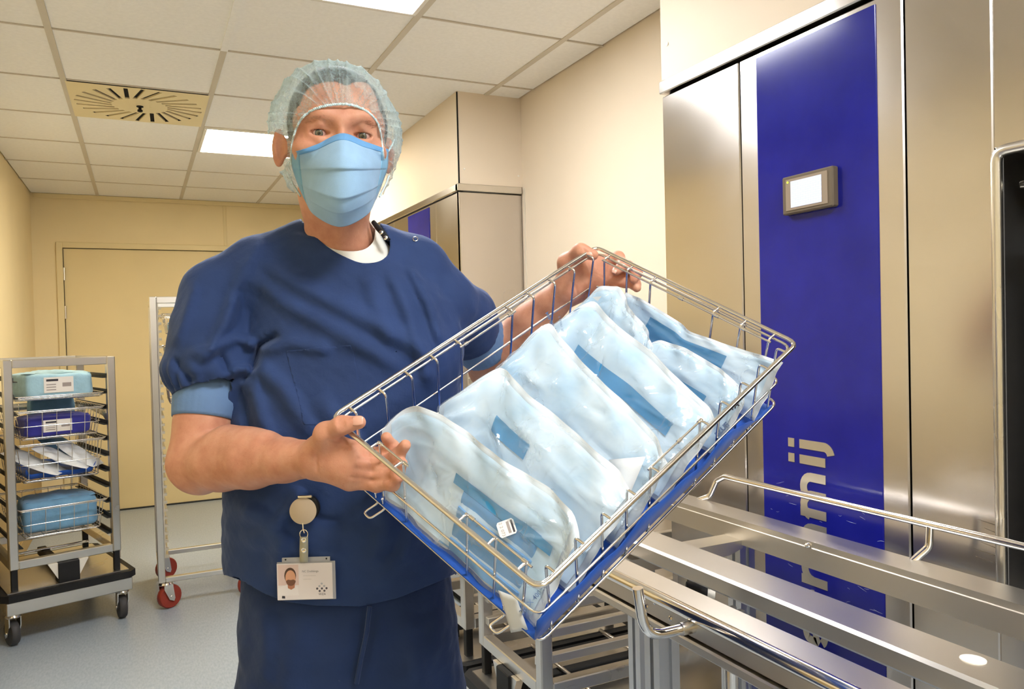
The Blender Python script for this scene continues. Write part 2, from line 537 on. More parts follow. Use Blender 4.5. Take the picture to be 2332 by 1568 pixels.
# ------------------------------------------------------------------ near sterilizer (right)
m1 = thing('sterilizer', (XM, 0.0, 0.0), 0, 'tall stainless steel sterilizer with a wide blue stripe and lit display', 'machine')
O1 = (XM, 0, 0)
def panel(name, y0, y1, z0, z1, mat, x=0.0, th=0.03, par=m1, bev=0.003):
    return MB().box((x, y0, z0), (x+th, y1, z1), bev).build(name, mat, par)
OY0, OY1, OZ0, OZ1 = 0.10, 0.880, 0.86, 1.678           # chamber opening
panel('steel_panel', 1.530, YM1, 0.06, ZT, M['steel_v'])
panel('steel_panel', 1.060, 1.526, 0.06, ZT, M['steel_v'])
panel('steel_panel', OY1, 1.056, 0.06, ZT, M['steel_v'])
panel('steel_panel', OY0, OY1, OZ1, ZT, M['steel_v'])
panel('steel_panel', OY0, OY1, 0.06, OZ0, M['steel_v'])
panel('steel_panel', YF+0.05, OY0, 0.06, ZT, M['steel_v'])
panel('top_trim', YF+0.05, YM1, ZT+0.006, ZT+0.043, M['steel_v'], -0.012, 0.05)
panel('seam_backing', YF+0.05, YM1, 0.0, 0.06, M['void'], 0.03, 0.02)
MB().box((0.028, OY1+0.01, 0.06), (0.034, YM1, ZT+0.006)).build('backing', M['void'], m1)
bp_ = panel('blue_panel', 1.121, 1.466, 0.10, ZT-0.012, M['blue'], -0.0025, 0.004, bev=0.001)
# chamber with a rounded lip
mb = MB(); cd = 0.62
mb.add([(0.03, OY0, OZ0), (0.03, OY1, OZ0), (0.03, OY1, OZ1), (0.03, OY0, OZ1), (cd, OY0, OZ0), (cd, OY1, OZ0), (cd, OY1, OZ1), (cd, OY0, OZ1)],
       [(0, 1, 5, 4), (1, 2, 6, 5), (2, 3, 7, 6), (3, 0, 4, 7), (4, 5, 6, 7)])
mb.build('chamber', M['steel_dark'], m1)
mb = MB(); mb.tube(fillet([(0.002, OY1-0.004, OZ0+0.004), (0.002, OY1-0.004, OZ1-0.004), (0.002, OY0+0.004, OZ1-0.004), (0.002, OY0+0.004, OZ0+0.004)], 0.02, 4, True), 0.010, 10, True)
mb.build('chamber_lip', M['steel_x'], m1, 60)
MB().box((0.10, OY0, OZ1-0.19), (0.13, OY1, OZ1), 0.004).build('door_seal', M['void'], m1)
MB().tube(fillet([(0.05, OY1-0.02, 1.615), (0.05, OY1-0.10, 1.615), (0.10, OY1-0.14, 1.615)], 0.02), 0.008, 10).build('rack_peg', M['chrome'], m1, 60)
MB().box((0.14, OY0+0.02, OZ0), (0.16, OY1-0.05, OZ1-0.2)).build('inner_rail', M['void'], m1)  # black sheet across the chamber that makes its inside dark
# display on the blue panel
dsp = panel('display', 1.222, 1.371, 1.629, 1.718, M['bezel'], -0.019, 0.019, bev=0.003)
panel('inner_frame', 1.236, 1.358, 1.637, 1.710, M['bezel_in'], -0.0205, 0.003, dsp, 0.0005)
panel('screen', 1.252, 1.342, 1.643, 1.704, M['lcd'], -0.0215, 0.002, dsp, 0.0003)
MB().lathe((-0.0205, 1.351, 1.7035), (-1, 0, 0), [(0.0022, 0), (0.0022, 0.0008), (0.001, 0.0014)], 10).build('indicator_led', M['led'], dsp)
# lettering, read from the bottom upwards: text axis a = +Z, text up b = +Y
M['letter'] = steel('letter_steel_film', (0.70, 0.66, 0.58), 0.42, axis=1, brush=0.05)
def ribbon(mb, path, w, x=-0.0036):
    n = len(path); L = []; R = []
    for i in range(n):
        p = np.array(path[i]); a_ = np.array(path[max(0, i-1)]); b_ = np.array(path[min(n-1, i+1)])
        d = vnorm(b_-a_); nn = np.array([-d[1], d[0]])
        L.append(p+nn*w/2); R.append(p-nn*w/2)
    vs = [(x, q[1], q[0]) for q in L]+[(x, q[1], q[0]) for q in R]
    vs += [(x+0.001, q[1], q[0]) for q in L]+[(x+0.001, q[1], q[0]) for q in R]
    fs = []
    for i in range(n-1):
        fs += [(i, i+1, n+i+1, n+i), (2*n+i, 2*n+i+1, i+1, i), (n+i, n+i+1, 3*n+i+1, 3*n+i)]
    fs += [(0, n, 3*n, 2*n), (n-1, 3*n-1, 4*n-1, 2*n-1)]
    mb.add(vs, fs)
def arc(cx, cy, rx, ry, a0, a1, n=10):
    return [(cx+rx*math.cos(rad(a0+(a1-a0)*i/n)), cy+ry*math.sin(rad(a0+(a1-a0)*i/n))) for i in range(n+1)]
BASE, XH, SW_ = 1.270, 0.076, 0.021
def letter(name, paths, w=SW_):
    mb = MB()
    for k, p in enumerate(paths):
        pts = p[0] if isinstance(p, tuple) else p
        ww = p[1] if isinstance(p, tuple) else w
        ribbon(mb, pts, ww, -0.0036-0.00003*k)
    mb.build(name, M['letter'], bp_)
h = SW_/2; T = BASE+XH
def arch(z0, z1):    # one arch of n/m from stem centre z0 to stem centre z1
    return arc(z0+(z1-z0)*0.42, T-0.032, (z1-z0)*0.58, 0.032-h, 170, 0, 10)+[(z1, BASE)]
letter('letter_s', [arc(0.655, T-0.021, 0.024, 0.021-h*0.9, 20, 180, 10)[0:]+arc(0.655, BASE+0.021+0.014, 0.024, 0.010, 180, 200, 2)+[(0.655, BASE+0.040)]+arc(0.655, BASE+0.0215, 0.024, 0.0215-h*0.9, 80, -165, 14)], 0.018)
letter('letter_e', [[(0.692, BASE+0.040), (0.742, BASE+0.040)], arc(0.716, BASE+0.038, 0.026, 0.038-h*0.9, 0, 320, 22)], 0.018)
letter('letter_r', [[(0.771, BASE), (0.771, T)], arc(0.800, T-0.036, 0.028, 0.036-h, 175, 70, 8)])
letter('letter_n', [[(0.845, BASE), (0.845, T)], arch(0.845, 0.895)])
letter('letter_m', [[(0.930, BASE), (0.930, T)], arch(0.930, 0.972), arch(0.972, 1.014)])
letter('letter_i', [[(1.053, BASE), (1.053, T)], [(1.053, T+0.016), (1.053, T+0.035)]])
letter('letter_j', [arc(1.068, BASE+0.004, 0.021, 0.020, -80, 0, 8)+[(1.089, T)], [(1.089, T+0.016), (1.089, T+0.035)]])

# wear: pale scratches on the blue film and dark ones beside the chamber
M['scratch_pale'] = paint('pale_scratch', srgb(170, 176, 214), 0.5, 0.05); M['scratch_dark'] = paint('dark_scratch', srgb(78, 66, 48), 0.6, 0.05)
rs = random.Random(21)
mb = MB()
for k in range(26):
    y_, z_ = rs.uniform(1.135, 1.455), rs.choice((rs.uniform(0.90, 0.985), rs.uniform(0.72, 0.84)))
    L_, sl = rs.uniform(0.006, 0.026), rs.gauss(0.05, 0.22)
    mb.tube([(-0.0026, y_, z_), (-0.0027, y_-L_*0.5, z_-L_*0.5*sl+rs.gauss(0, 0.0006)), (-0.0026, y_-L_, z_-L_*sl)], [0.00015, 0.00035, 0.00015], 4)
mb.build('scratches', M['scratch_pale'], bp_, kind='stuff')
mb = MB()
for k in range(6):
    z_ = 0.995-0.014*k
    mb.tube([(-0.0002, 0.884, z_), (-0.0002, 0.884+rs.uniform(0.02, 0.05), z_+rs.uniform(0.002, 0.006))], [0.0006, 0.0002], 4)
mb.build('scratches', M['scratch_dark'], m1, kind='stuff')

# ------------------------------------------------------------------ far sterilizer
m2 = thing('sterilizer', (XM, YM2, 0.0), 0, 'far stainless steel sterilizer behind the man, with a narrow blue stripe', 'machine')
def panel2(name, y0, y1, z0, z1, mat, x=0.0, th=0.03, bev=0.003):
    return MB((0, YM2, 0)).box((x, y0, z0), (x+th, y1, z1), bev).build(name, mat, m2)
panel2('steel_panel', YM2+0.004, 3.77, 0.05, ZT, M['steel_v'])
panel2('steel_panel', 3.774, 4.50, 0.05, ZT, M['steel_v'])
panel2('steel_panel', 4.504, YB-0.03, 0.05, ZT, M['steel_v'])
panel2('blue_panel', 3.87, 4.226, 0.10, ZT-0.01, M['blue'], -0.003, 0.004, 0.001)
panel2('top_trim', YM2-0.010, YB-0.03, ZT+0.004, ZT+0.038, M['steel_v'], -0.012, 0.04)
MB().box((0.0, 0.0, 0.05), (XR-XM-0.006, 0.03, ZT), 0.003).build('side_panel', steel('steel_side_panel', (0.62, 0.585, 0.55), 0.30, axis=2, aniso=0.6, wavy=0.25), m2)
MB().box((-0.012, -0.012, ZT+0.004), (XR-XM-0.008, 0.02, ZT+0.038), 0.003).build('side_trim', M['steel_x'], m2)
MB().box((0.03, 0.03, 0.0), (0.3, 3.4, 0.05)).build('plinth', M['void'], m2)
# ------------------------------------------------------------------ loading rails in front of the near sterilizer
ZR = 0.92
lt = thing('loading_table', (1.05, 1.0, 0.0), 0, 'stainless steel loading table with long rails and a hooked handle before the sterilizer', 'table')
LO = (1.05, 1.0, 0.0)
RY0, RY1 = 0.22, 1.70
# back channel beam with a stepped front
poly = [(1.240, ZR), (1.315, ZR), (1.315, ZR-0.055), (1.236, ZR-0.055), (1.2365, ZR-0.013), (1.240, ZR-0.012)]
b1 = MB(LO).prism(poly, 1, RY0, RY1+0.1).build('back_beam', M['steel_y'], lt)
MB(LO).lathe((1.238, 1.175, ZR-0.010), (-0.6, 0, 1), [(0.006, 0), (0.006, 0.004), (0.003, 0.006)], 12).build('screw', M['chrome'], b1, 40)
for ya in (RY0+0.02, RY1-0.3):
    pass
b2 = MB(LO).box((0.930, RY0, ZR-0.034), (1.018, RY1, ZR), 0.005).build('middle_beam', M['steel_y'], lt)
MB(LO).lathe((0.985, 0.655, ZR), (0, 0, 1), [(0.016, 0), (0.016, 0.0012), (0.013, 0.0018)], 20).build('round_label', M['white_plastic'], b2)
poly = [(0.790, ZR), (0.842, ZR), (0.842, ZR-0.030), (0.838, ZR-0.030), (0.838, ZR-0.004), (0.790, ZR-0.004)]
b3 = MB(LO).prism(poly, 1, RY0, RY1).build('front_beam', M['steel_y'], lt)
MB(LO).tube([(0.782, RY0, ZR-0.008), (0.782, RY1-0.28, ZR-0.008)], 0.0115, 14).build('edge_tube', M['chrome'], b3, 60)
MB(LO).box((0.783, RY0, ZR-0.046), (0.788, RY1, ZR-0.010), 0.001).build('front_plate', M['steel_y'], b3)
MB(LO).box((0.776, RY0, ZR-0.066), (0.800, RY1, ZR-0.049), 0.003).build('lower_flange', M['steel_y'], b3)
MB(LO).box((0.789, RY0, ZR-0.052), (0.80, RY1, ZR-0.044)).build('shadow_gap', M['void'], b3)
for y, z in ((1.083, ZR-0.019), (1.040, ZR-0.033), (1.108, ZR-0.034)):
    MB(LO).lathe((0.783, y, z), (-1, 0, 0), [(0.0045, 0), (0.0045, 0.002), (0.002, 0.0035)], 12).build('screw', M['chrome'], b3, 40)
hk = MB(LO).tube(fillet([(0.784, 0.983, 0.893), (0.690, 0.983, 0.893), (0.678, 0.983, 0.972)], 0.05, 8), 0.0085, 14).build('hook_handle', M['chrome'], lt, 60)
MB(LO).tube([(0.786, 0.983, 0.893), (0.758, 0.983, 0.893)], 0.0105, 16).build('collar', M['steel_x'], hk, 60)
# guard rod with bent feet
rod = MB(LO)
rod.tube(fillet([(1.31, 1.615, ZR-0.006), (1.318, 1.575, ZR+0.012), (1.33, 1.562, ZR+0.052), (1.33, 1.53, 0.988), (1.33, RY0, 0.988)], 0.018, 6), 0.0075, 12)
gr = rod.build('guard_rod', M['chrome'], lt, 60)
for y in (0.965, 0.32):
    MB(LO).tube(fillet([(1.33, y, 0.984), (1.33, y+0.002, 0.945), (1.31, y+0.022, ZR-0.004)], 0.025, 6), 0.0072, 12).build('rod_support', M['chrome'], gr, 60)
# cross members, legs
for y in (1.40, 0.45):
    MB(LO).prism([(0.84, 0.876), (1.24, 0.876), (1.24, 0.858), (1.20, 0.846), (0.84, 0.846)], 1, y-0.03, y+0.03).build('cross_member', M['steel_y'], lt)
def profile_leg(x, y, z1, w=0.044):
    mb = MB(LO); a = w/2; g = 0.005
    pts = [(-a, -a), (-g, -a), (-g, -a+0.008), (g, -a+0.008), (g, -a), (a, -a), (a, -g), (a-0.008, -g), (a-0.008, g), (a, g), (a, a), (g, a), (g, a-0.008), (-g, a-0.008), (-g, a), (-a, a), (-a, g), (-a+0.008, g), (-a+0.008, -g), (-a, -g)]
    mb.prism([(x+p, y+q) for p, q in pts], 2, 0.05, z1)
    o = mb.build('profile_leg', M['alu'], lt)
    MB(LO).lathe((x, y, 0.0), (0, 0, 1), [(0.028, 0), (0.028, 0.012), (0.01, 0.016), (0.01, 0.05)], 16).build('foot', M['black'], o, 40)
profile_leg(0.823, 1.122, 0.870); profile_leg(0.975, 1.40, 0.862); profile_leg(1.26, 1.40, 0.862)
profile_leg(0.945, 1.075, 0.862, 0.03); profile_leg(0.823, 0.40, 0.870); profile_leg(1.26, 0.40, 0.862)
MB(LO).tube([(0.905, 1.035, 0.86), (0.905, 1.035, 0.0)], 0.0125, 14).build('round_leg', M['chrome'], lt, 60)
br = MB(LO).box((1.02, 1.295, 0.80), (1.06, 1.33, 0.885), 0.002).build('bracket', M['steel_x'], lt)
MB(LO).tube([(1.01, 1.29, 0.822), (1.045, 1.265, 0.817)], 0.018, 14).build('stop_knob', M['black'], br, 40)
MB(LO).tube([(1.045, 1.265, 0.817), (1.058, 1.255, 0.815)], 0.009, 12).build('knob_tip', M['white_plastic'], br, 40)

# ------------------------------------------------------------------ wire baskets
def wire_basket(root, A, B, H, ins, xs, ys, r_rim=0.0034, r_w=0.0017, stub=0.012, mid=(0.55,), mat=None, nseg=6, corner=0.02):
    mat = mat or M['wire']
    ring = lambda i, z: fillet([(i, i, z), (A-i, i, z), (A-i, B-i, z), (i, B-i, z)], corner, 4, True)
    MB().tube(ring(0, 0), r_rim, nseg+2, True).build('rim', mat, root, 60)
    MB().tube(ring(stub*0.3, -r_rim*2.0), r_w*1.15, nseg, True).build('rim_wire', mat, root, 60)
    for m_ in mid:
        i = stub+(ins-stub)*m_-r_w*2
        MB().tube(ring(i, -H*m_), r_w, nseg, True).build('side_ring', mat, root, 60)
    MB().tube(ring(ins-r_w*2, -H+r_w*2), r_w*1.1, nseg, True).build('bottom_ring', mat, root, 60)
    for x in xs:
        MB().tube(fillet([(x, 0.0, -r_w), (x, stub, -r_w), (x, ins, -H), (x, B-ins, -H), (x, B-stub, -r_w), (x, B, -r_w)], 0.006, 3), r_w, nseg).build('wire', mat, root, 60)
    for y in ys:
        MB().tube(fillet([(0.0, y, -r_w), (stub, y, -r_w), (ins, y, -H-2*r_w), (A-ins, y, -H-2*r_w), (A-stub, y, -r_w), (A, y, -r_w)], 0.006, 3), r_w, nseg).build('wire', mat, root, 60)

rng = random.Random(7)
def grid_mesh(P, closed_u=False):
    """P: array (n,m,3) -> MB"""
    n, m = P.shape[:2]
    mb = MB(); vs = [P[i, j] for i in range(n) for j in range(m)]; fs = []
    for i in range(n if closed_u else n-1):
        for j in range(m-1):
            a, b = i*m+j, ((i+1) % n)*m+j
            fs.append((a, a+1, b+1, b))
    mb.add(vs, fs)
    return mb
def snoise(p, seed=0, f=1.0):
    """cheap smooth noise built from sines, p (...,3)"""
    r = np.random.RandomState(seed); out = 0
    for k in range(7):
        w = r.normal(size=3)*f*(1+0.5*k); out = out+np.sin(p@w+r.uniform(0, 6.28))/(1+0.4*k)
    return out/3.0
def soft_box(L, W, H, e=0.22, seed=0, amp=0.009, n=30, m=44):
    """pillow-cornered wrapped pack resting on z=0, centred in x,y"""
    th = np.linspace(-PI/2, PI/2, n)[:, None]; ph = np.linspace(0, 2*PI, m, endpoint=False)[None, :]
    f = lambda c, q: np.sign(c)*np.abs(c)**q
    x = L/2*f(np.cos(th), e)*f(np.cos(ph), e*1.2); y = W/2*f(np.cos(th), e)*f(np.sin(ph), e*1.2); z = H/2*f(np.sin(th), e)*np.ones_like(ph)
    P = np.stack([x, y, z], -1)
    d = snoise(P, seed, 16.0/max(L, W)*0.35)*amp
    nrm = P/np.maximum(np.linalg.norm(P, axis=-1, keepdims=True), 1e-6)
    P = P+nrm*d[..., None]
    P[..., 2] = np.maximum(P[..., 2], -H/2)+H/2
    mb = MB(); vs = [P[i, j] for i in range(n) for j in range(m)]
    fs = [(i*m+j, i*m+(j+1) % m, (i+1)*m+(j+1) % m, (i+1)*m+j) for i in range(n-1) for j in range(m)]
    mb.add(vs, fs)
    return mb
def cloth_mat(name, c0, rough=0.85, var=0.10, bump=0.4, sheen=0.2):
    t = NT(name); v = t.coords()
    t.l(t.ramp(t.noise(v, 22.0, 4.0), [(0.3, scaled(c0, 1-var)), (0.7, scaled(c0, 1+var))]), t.b.inputs['Base Color'])
    t.set(Roughness=rough, Specular_IOR_Level=0.2, Sheen_Weight=sheen, Sheen_Roughness=0.5)
    h1 = t.noise(v, 24.0, 4.0); h2 = t.noise(v, 700.0, 2.0)
    t.bump(t.math('ADD', t.math('MULTIPLY', h1, 3.0), t.math('MULTIPLY', h2, 0.25)), bump, 0.004)
    return t.m
M['wrap_light'] = cloth_mat('pale_blue_wrap', srgb(166, 204, 222))
M['wrap_mid'] = cloth_mat('mid_blue_wrap', srgb(120, 166, 200))
M['wrap_navy'] = cloth_mat('violet_blue_wrap', srgb(58, 58, 148))
M['wrap_white'] = cloth_mat('white_paper_wrap', srgb(226, 228, 230), 0.7)
M['liner_blue'] = cloth_mat('blue_liner_sheet', srgb(34, 84, 176), 0.6, 0.06, 0.15)
M['label'] = paint('label_paper', srgb(238, 232, 226), 0.6, 0.01)
M['ink'] = paint('label_ink', srgb(60, 58, 66), 0.6, 0.05)
M['ink_soft'] = paint('label_ink_faded', srgb(160, 150, 146), 0.6, 0.05)
def wrapped_pack(name, loc, rz, L, W, H, mat, label, cat='package', lab=True, seed=0, group=None):
    r = thing(name, loc, rz, label, cat, group)
    soft_box(L, W, H, 0.24, seed).build('wrap', mat, r, 60)
    # folded flap on top: two overlapping tapered folds
    for k, (sx, hh) in enumerate(((0.92, 0.006), (0.62, 0.012))):
        P = []
        for i in range(9):
            u = -1+2*i/8; row = []
            for j in range(7):
                v = -1+2*j/6
                row.append((L/2*sx*u*(1-0.25*(v > 0)*v), W*0.42*v+W*0.05*k, H+hh*(1-u**4)*(1-v**4)+0.003*math.sin(5*u+3*v+seed)-0.002))
            P.append(row)
        o = grid_mesh(np.array(P)).build('top_fold', mat, r, 60)
        md = o.modifiers.new('thick', 'SOLIDIFY'); md.thickness = 0.002
    if lab:
        lw, lh = min(0.13, L*0.42), H*0.62
        y = -W/2-0.004
        lb = MB().box((-lw/2-0.01, y, H*0.22), (lw/2-0.01, y+0.004, H*0.22+lh), 0.0005).build('paper_label', M['label'], r)
        MB().box((-lw*0.42-0.01, y-0.0006, H*0.22+lh*0.74), (-lw*0.02-0.01, y, H*0.22+lh*0.88)).build('print_bar', M['ink'], lb)
        MB().box((lw*0.12-0.01, y-0.0006, H*0.22+lh*0.36), (lw*0.42-0.01, y, H*0.22+lh*0.62)).build('print_block', M['ink_soft'], lb)
        for q in range(3):
            MB().box((-lw*0.42-0.01, y-0.0006, H*0.22+lh*(0.16+0.17*q)), (-lw*0.1-0.01, y, H*0.22+lh*(0.22+0.17*q))).build('print_line', M['ink_soft'], lb)
    return r

# ------------------------------------------------------------------ transport carts
def caster(root, x, y, R, tyre, brk=True, ang=0.0, plate_z=None):
    """swivel castor with its wheel touching z=0; the fork stands under plate_z"""
    zt = plate_z or R*2.35
    ca, sa = math.cos(ang), math.sin(ang)
    T = lambda a, b, z: (x+ca*a-sa*b, y+sa*a+ca*b, z)
    cs = thing('castor', (0, 0, 0)); cs.parent = root
    mb = MB(); mb.lathe((x, y, zt-0.012), (0, 0, 1), [(R*0.55, 0), (R*0.6, 0.004), (R*0.5, 0.012)], 14)
    for s in (-1, 1):
        pts = [(-R*0.38, zt-0.012), (R*0.38, zt-0.012), (R*0.55, R*0.85), (R*0.45, R*0.6), (R*0.05, R*0.8), (-R*0.38, R*1.7)]
        vs = [T(a+0.0, s*R*0.38, z) for a, z in pts]+[T(a+0.0, s*R*0.46, z) for a, z in pts]
        k = len(pts)
        mb.add(vs, [tuple(range(k)), tuple(range(2*k-1, k-1, -1))]+[(i, (i+1) % k, k+(i+1) % k, k+i) for i in range(k)])
    mb.build('fork', M['chrome'], cs, 40)
    c0 = np.array(T(R*0.28, 0, R)); ax = np.array([-sa, ca, 0.0])
    MB().lathe(c0-ax*R*0.30, ax, [(R*0.55, 0), (R*0.93, 0.0), (R, R*0.10), (R, R*0.50), (R*0.93, R*0.60), (R*0.55, R*0.60)], 24).build('tyre', tyre, cs, 50)
    MB().lathe(c0-ax*R*0.5, ax, [(R*0.14, 0), (R*0.14, R)], 10).build('axle', M['chrome'], cs, 50)
    return cs

def runner_mesh(dep):
    return MB().box((0, 0, 0), (0.020, dep, 0.004)).box((0, 0, 0.004), (0.004, dep, 0.022)).mesh('runner')

def make_cart(loc, rz, label, W=0.47, D=0.62, Z0=0.335, Z1=1.295, runners=(), handle=True, white_gusset=True, post=0.038, steel_runners=False):
    r = thing('transport_cart', loc, rz, label, 'cart', 'basket transport carts')
    # dolly
    bz = 0.205
    mb = MB(); x0, x1, y0, y1 = -0.045, W+0.055, -0.05, D+0.06
    mb.prism([(x0+0.03, y0), (x1-0.03, y0), (x1, y0+0.03), (x1, y1-0.03), (x1-0.03, y1), (x0+0.03, y1), (x0, y1-0.03), (x0, y0+0.03)], 2, bz, bz+0.032)
    dl = mb.build('bumper_deck', M['black'], r)
    MB().box((x0+0.03, y0+0.03, bz+0.032), (x1-0.03, y1-0.03, bz+0.036)).build('deck_plate', M['steel_x'], dl)
    for yy in (y0+0.008, y1-0.048):
        MB().box((x0+0.02, yy, bz-0.062), (x1-0.02, yy+0.04, bz), 0.004).build('dolly_beam', M['steel_x'], r)
    for xx in (x0+0.02, x1-0.06):
        MB().box((xx, y0+0.05, bz-0.062), (xx+0.04, y1-0.05, bz), 0.004).build('dolly_beam', M['steel_x'], r)
    for xx, yy, a_ in ((x0+0.05, y0+0.04, 1.75), (x1-0.06, y0+0.045, 1.5), (x0+0.05, y1-0.05, 1.2), (x1-0.06, y1-0.05, 1.9)):
        caster(r, xx, yy, 0.056, M['grey_wheel'], ang=a_, plate_z=bz-0.062)
    # frame
    p = post
    for xx in (0, W-p):
        for yy in (0, D-p):
            MB().box((xx, yy, Z0), (xx+p, yy+p, Z1), 0.004).build('post', M['steel_x'], r)
            MB().box((xx+0.006, yy+0.006, bz+0.03), (xx+p-0.006, yy+p-0.006, Z0), 0.002).build('foot_block', M['black'], r)
    for zz in (Z0, Z1-p):
        for yy in (0, D-p):
            MB().box((p, yy+0.0006, zz), (W-p, yy+p-0.0006, zz+p), 0.003).build('rail', M['steel_x'], r)
        for xx in (0, W-p):
            MB().box((xx+0.0006, p, zz), (xx+p-0.0006, D-p, zz+p), 0.003).build('rail', M['steel_x'], r)
    # centre lock
    lk = MB().box((W/2-0.045, -0.02, bz+0.034), (W/2+0.045, 0.05, Z0), 0.003).build('centre_block', M['black'], r)
    for s in (-1, 1):
        MB().prism([(W/2+s*0.045, Z0), (W/2+s*0.085, Z0), (W/2+s*0.045, bz+0.055)], 1, -0.012, 0.012).build('gusset', M['white_plastic'] if white_gusset else M['steel_x'], lk)
    MB().box((W/2-0.02, 0.05, bz+0.05), (W/2+0.02, D-0.05, bz+0.09), 0.003).build('guide_bar', M['black'], r)
    for yy in (0.18, 0.45):
        MB().tube([(p, yy, Z0-0.03), (W-p, yy, Z0-0.03)], 0.007, 8).build('cross_rod', M['chrome'], r, 60)
    # runners
    me = MB().box((0, 0, 0), (0.024, D-0.02, 0.026), 0.002).mesh('runner') if steel_runners else runner_mesh(D-0.02)
    me.materials.append(M['steel_y'] if steel_runners else M['dark_runner'])
    for z in runners:
        for side in (0, 1):
            o = link_mesh('runner', me, None, r)
            o.location = (p if side == 0 else W-p, 0.01, z)
            if side: o.scale = (-1, 1, 1)
    if handle:
        HY = D*0.42
        hx = W+0.048
        hd = MB().tube(fillet([(hx, HY, bz+0.03), (hx, HY, 0.90), (hx-0.02, HY+0.02, 0.99), (hx-0.04, D-0.02, 1.03), (hx-0.04, D+0.03, 1.03), (0.0, D+0.03, 1.03), (-0.02, D+0.03, bz+0.03)], 0.05, 6), 0.018, 12)
        hd.build('push_handle', M['steel_x'], r, 60)
    return r

th_ = rad(16.7); ce = np.array([math.cos(th_), math.sin(th_), 0.0]); cb = np.array([-math.sin(th_), math.cos(th_), 0.0])
C0 = np.array([-0.533, 4.107, 0.0])-0.022*ce+0.035*cb
runz = [0.425+0.0765*k for k in range(11)]
make_cart(tuple(C0), th_, 'loaded steel cart with wire baskets of wrapped packs by the left wall', runners=runz)
def on_cart(x, y, z): return tuple(C0+ce*x+cb*y+np.array([0, 0, z]))
bx = 0.038+0.004
BW = 0.47-2*bx
bspecs = [(1.120, 0.016, 'flat wire tray on the top level of the loaded cart'),
          (1.052, 0.132, 'wire basket holding the violet pack, second level of the loaded cart'),
          (0.898, 0.178, 'wire basket of white pouches, third level of the loaded cart'),
          (0.598, 0.138, 'wire basket with a single blue pack, lowest on the loaded cart')]
for z, H, lb in bspecs:
    r = thing('wire_basket', on_cart(bx, 0.018, z), th_, lb, 'basket', 'baskets in the loaded cart')
    wire_basket(r, BW, 0.575, H, 0.035 if H > 0.05 else 0.012, [0.055, 0.115, 0.175, 0.235, 0.295, 0.345] if H > 0.05 else [0.05, 0.115, 0.18, 0.245, 0.31],
                [0.05+0.053*k for k in range(10)], 0.0034, 0.0018, mid=(0.55,) if H > 0.05 else ())
def cart_pack(x, y, z, **k): return on_cart(x, y, z)
wrapped_pack('wrapped_pack', on_cart(0.235, 0.20, 1.106), th_+0.05, 0.30, 0.30, 0.118, M['wrap_light'], 'pale blue wrapped pack with a paper label on top of the loaded cart', seed=3)
wrapped_pack('wrapped_pack', on_cart(0.235, 0.20, 0.924), th_+0.02, 0.29, 0.25, 0.092, M['wrap_navy'], 'violet blue wrapped pack with a paper label in the cart basket', seed=5)
wrapped_pack('wrapped_pack', on_cart(0.265, 0.38, 0.926), th_, 0.20, 0.10, 0.165, M['wrap_mid'], 'grey blue pack standing behind the violet pack in the cart', lab=False, seed=8)
wrapped_pack('wrapped_pack', on_cart(0.245, 0.22, 0.464), th_-0.04, 0.32, 0.27, 0.152, M['wrap_mid'], 'blue wrapped pack in the lowest cart basket', lab=False, seed=11)
# blue liner and white paper pouches on the third level
def liner(name, L, W, z, lip, loc, rz, label, mat, seed=1):
    n, m = 26, 18
    u = np.linspace(-1, 1, n)[:, None]*np.ones((1, m)); v = np.linspace(-1, 1, m)[None, :]*np.ones((n, 1))
    zz = lip*(np.clip(np.abs(u)-0.86, 0, 1)/0.14)**2+lip*(np.clip(np.abs(v)-0.84, 0, 1)/0.16)**2+0.002*np.sin(9*u+seed)*np.cos(7*v)
    P = np.stack([L/2*u, W/2*v, z+zz], -1)
    o = grid_mesh(P).build(name, mat, None, 60)
    md = o.modifiers.new('thick', 'SOLIDIFY'); md.thickness = 0.0025
    o.location = loc; o.rotation_euler = (0, 0, rz)
    tag(o, label, 'sheet')
    return o
liner('liner_sheet', BW-0.09, 0.49, 0.0, 0.028, on_cart(0.235, 0.30, 0.7255), th_, 'blue liner sheet under the white pouches on the loaded cart', M['liner_blue'])
def bent_pouch(loc, rz, L, W, tip, amp, mat, label, tilt=0.0, seed=0, group=None):
    """soft pouch bent over its length"""
    n, m = 22, 14
    u = np.linspace(-1, 1, n)[:, None]*np.ones((1, m)); v = np.linspace(-1, 1, m)[None, :]*np.ones((n, 1))
    ed = (1-u**6)*(1-v**6)
    zc = tip*(0.5+0.5*u)**1.6
    def sh(s):
        z = zc+s*amp*ed+0.004*np.sin(6*u+4*v+seed)*ed
        return np.stack([L/2*u, W/2*v*(1-0.12*np.abs(u)**3), z], -1)
    top, bot = sh(1), sh(-0.35)
    mb = grid_mesh(top); b2_ = grid_mesh(bot); off = len(mb.v)
    mb.v += b2_.v; mb.f += [[i+off for i in f[::-1]] for f in b2_.f]
    o = mb.build('paper_pouch', mat, None, 70)
    o.location = loc; o.rotation_euler = (0, tilt, rz)
    tag(o, label, 'pouch', group)
    return o
pg = 'white pouches in the cart basket'
bent_pouch(on_cart(0.135, 0.14, 0.775), th_+2.6, 0.26, 0.17, 0.055, 0.020, M['wrap_white'], 'white paper pouch slumped at the left of the cart basket', -0.25, 1, pg)
bent_pouch(on_cart(0.245, 0.12, 0.785), th_+2.75, 0.25, 0.16, 0.060, 0.022, M['wrap_white'], 'white paper pouch in the middle of the cart basket', -0.22, 2, pg)
bent_pouch(on_cart(0.330, 0.15, 0.790), th_+2.5, 0.20, 0.14, 0.050, 0.020, M['wrap_white'], 'white paper pouch at the right of the cart basket', -0.35, 3, pg)
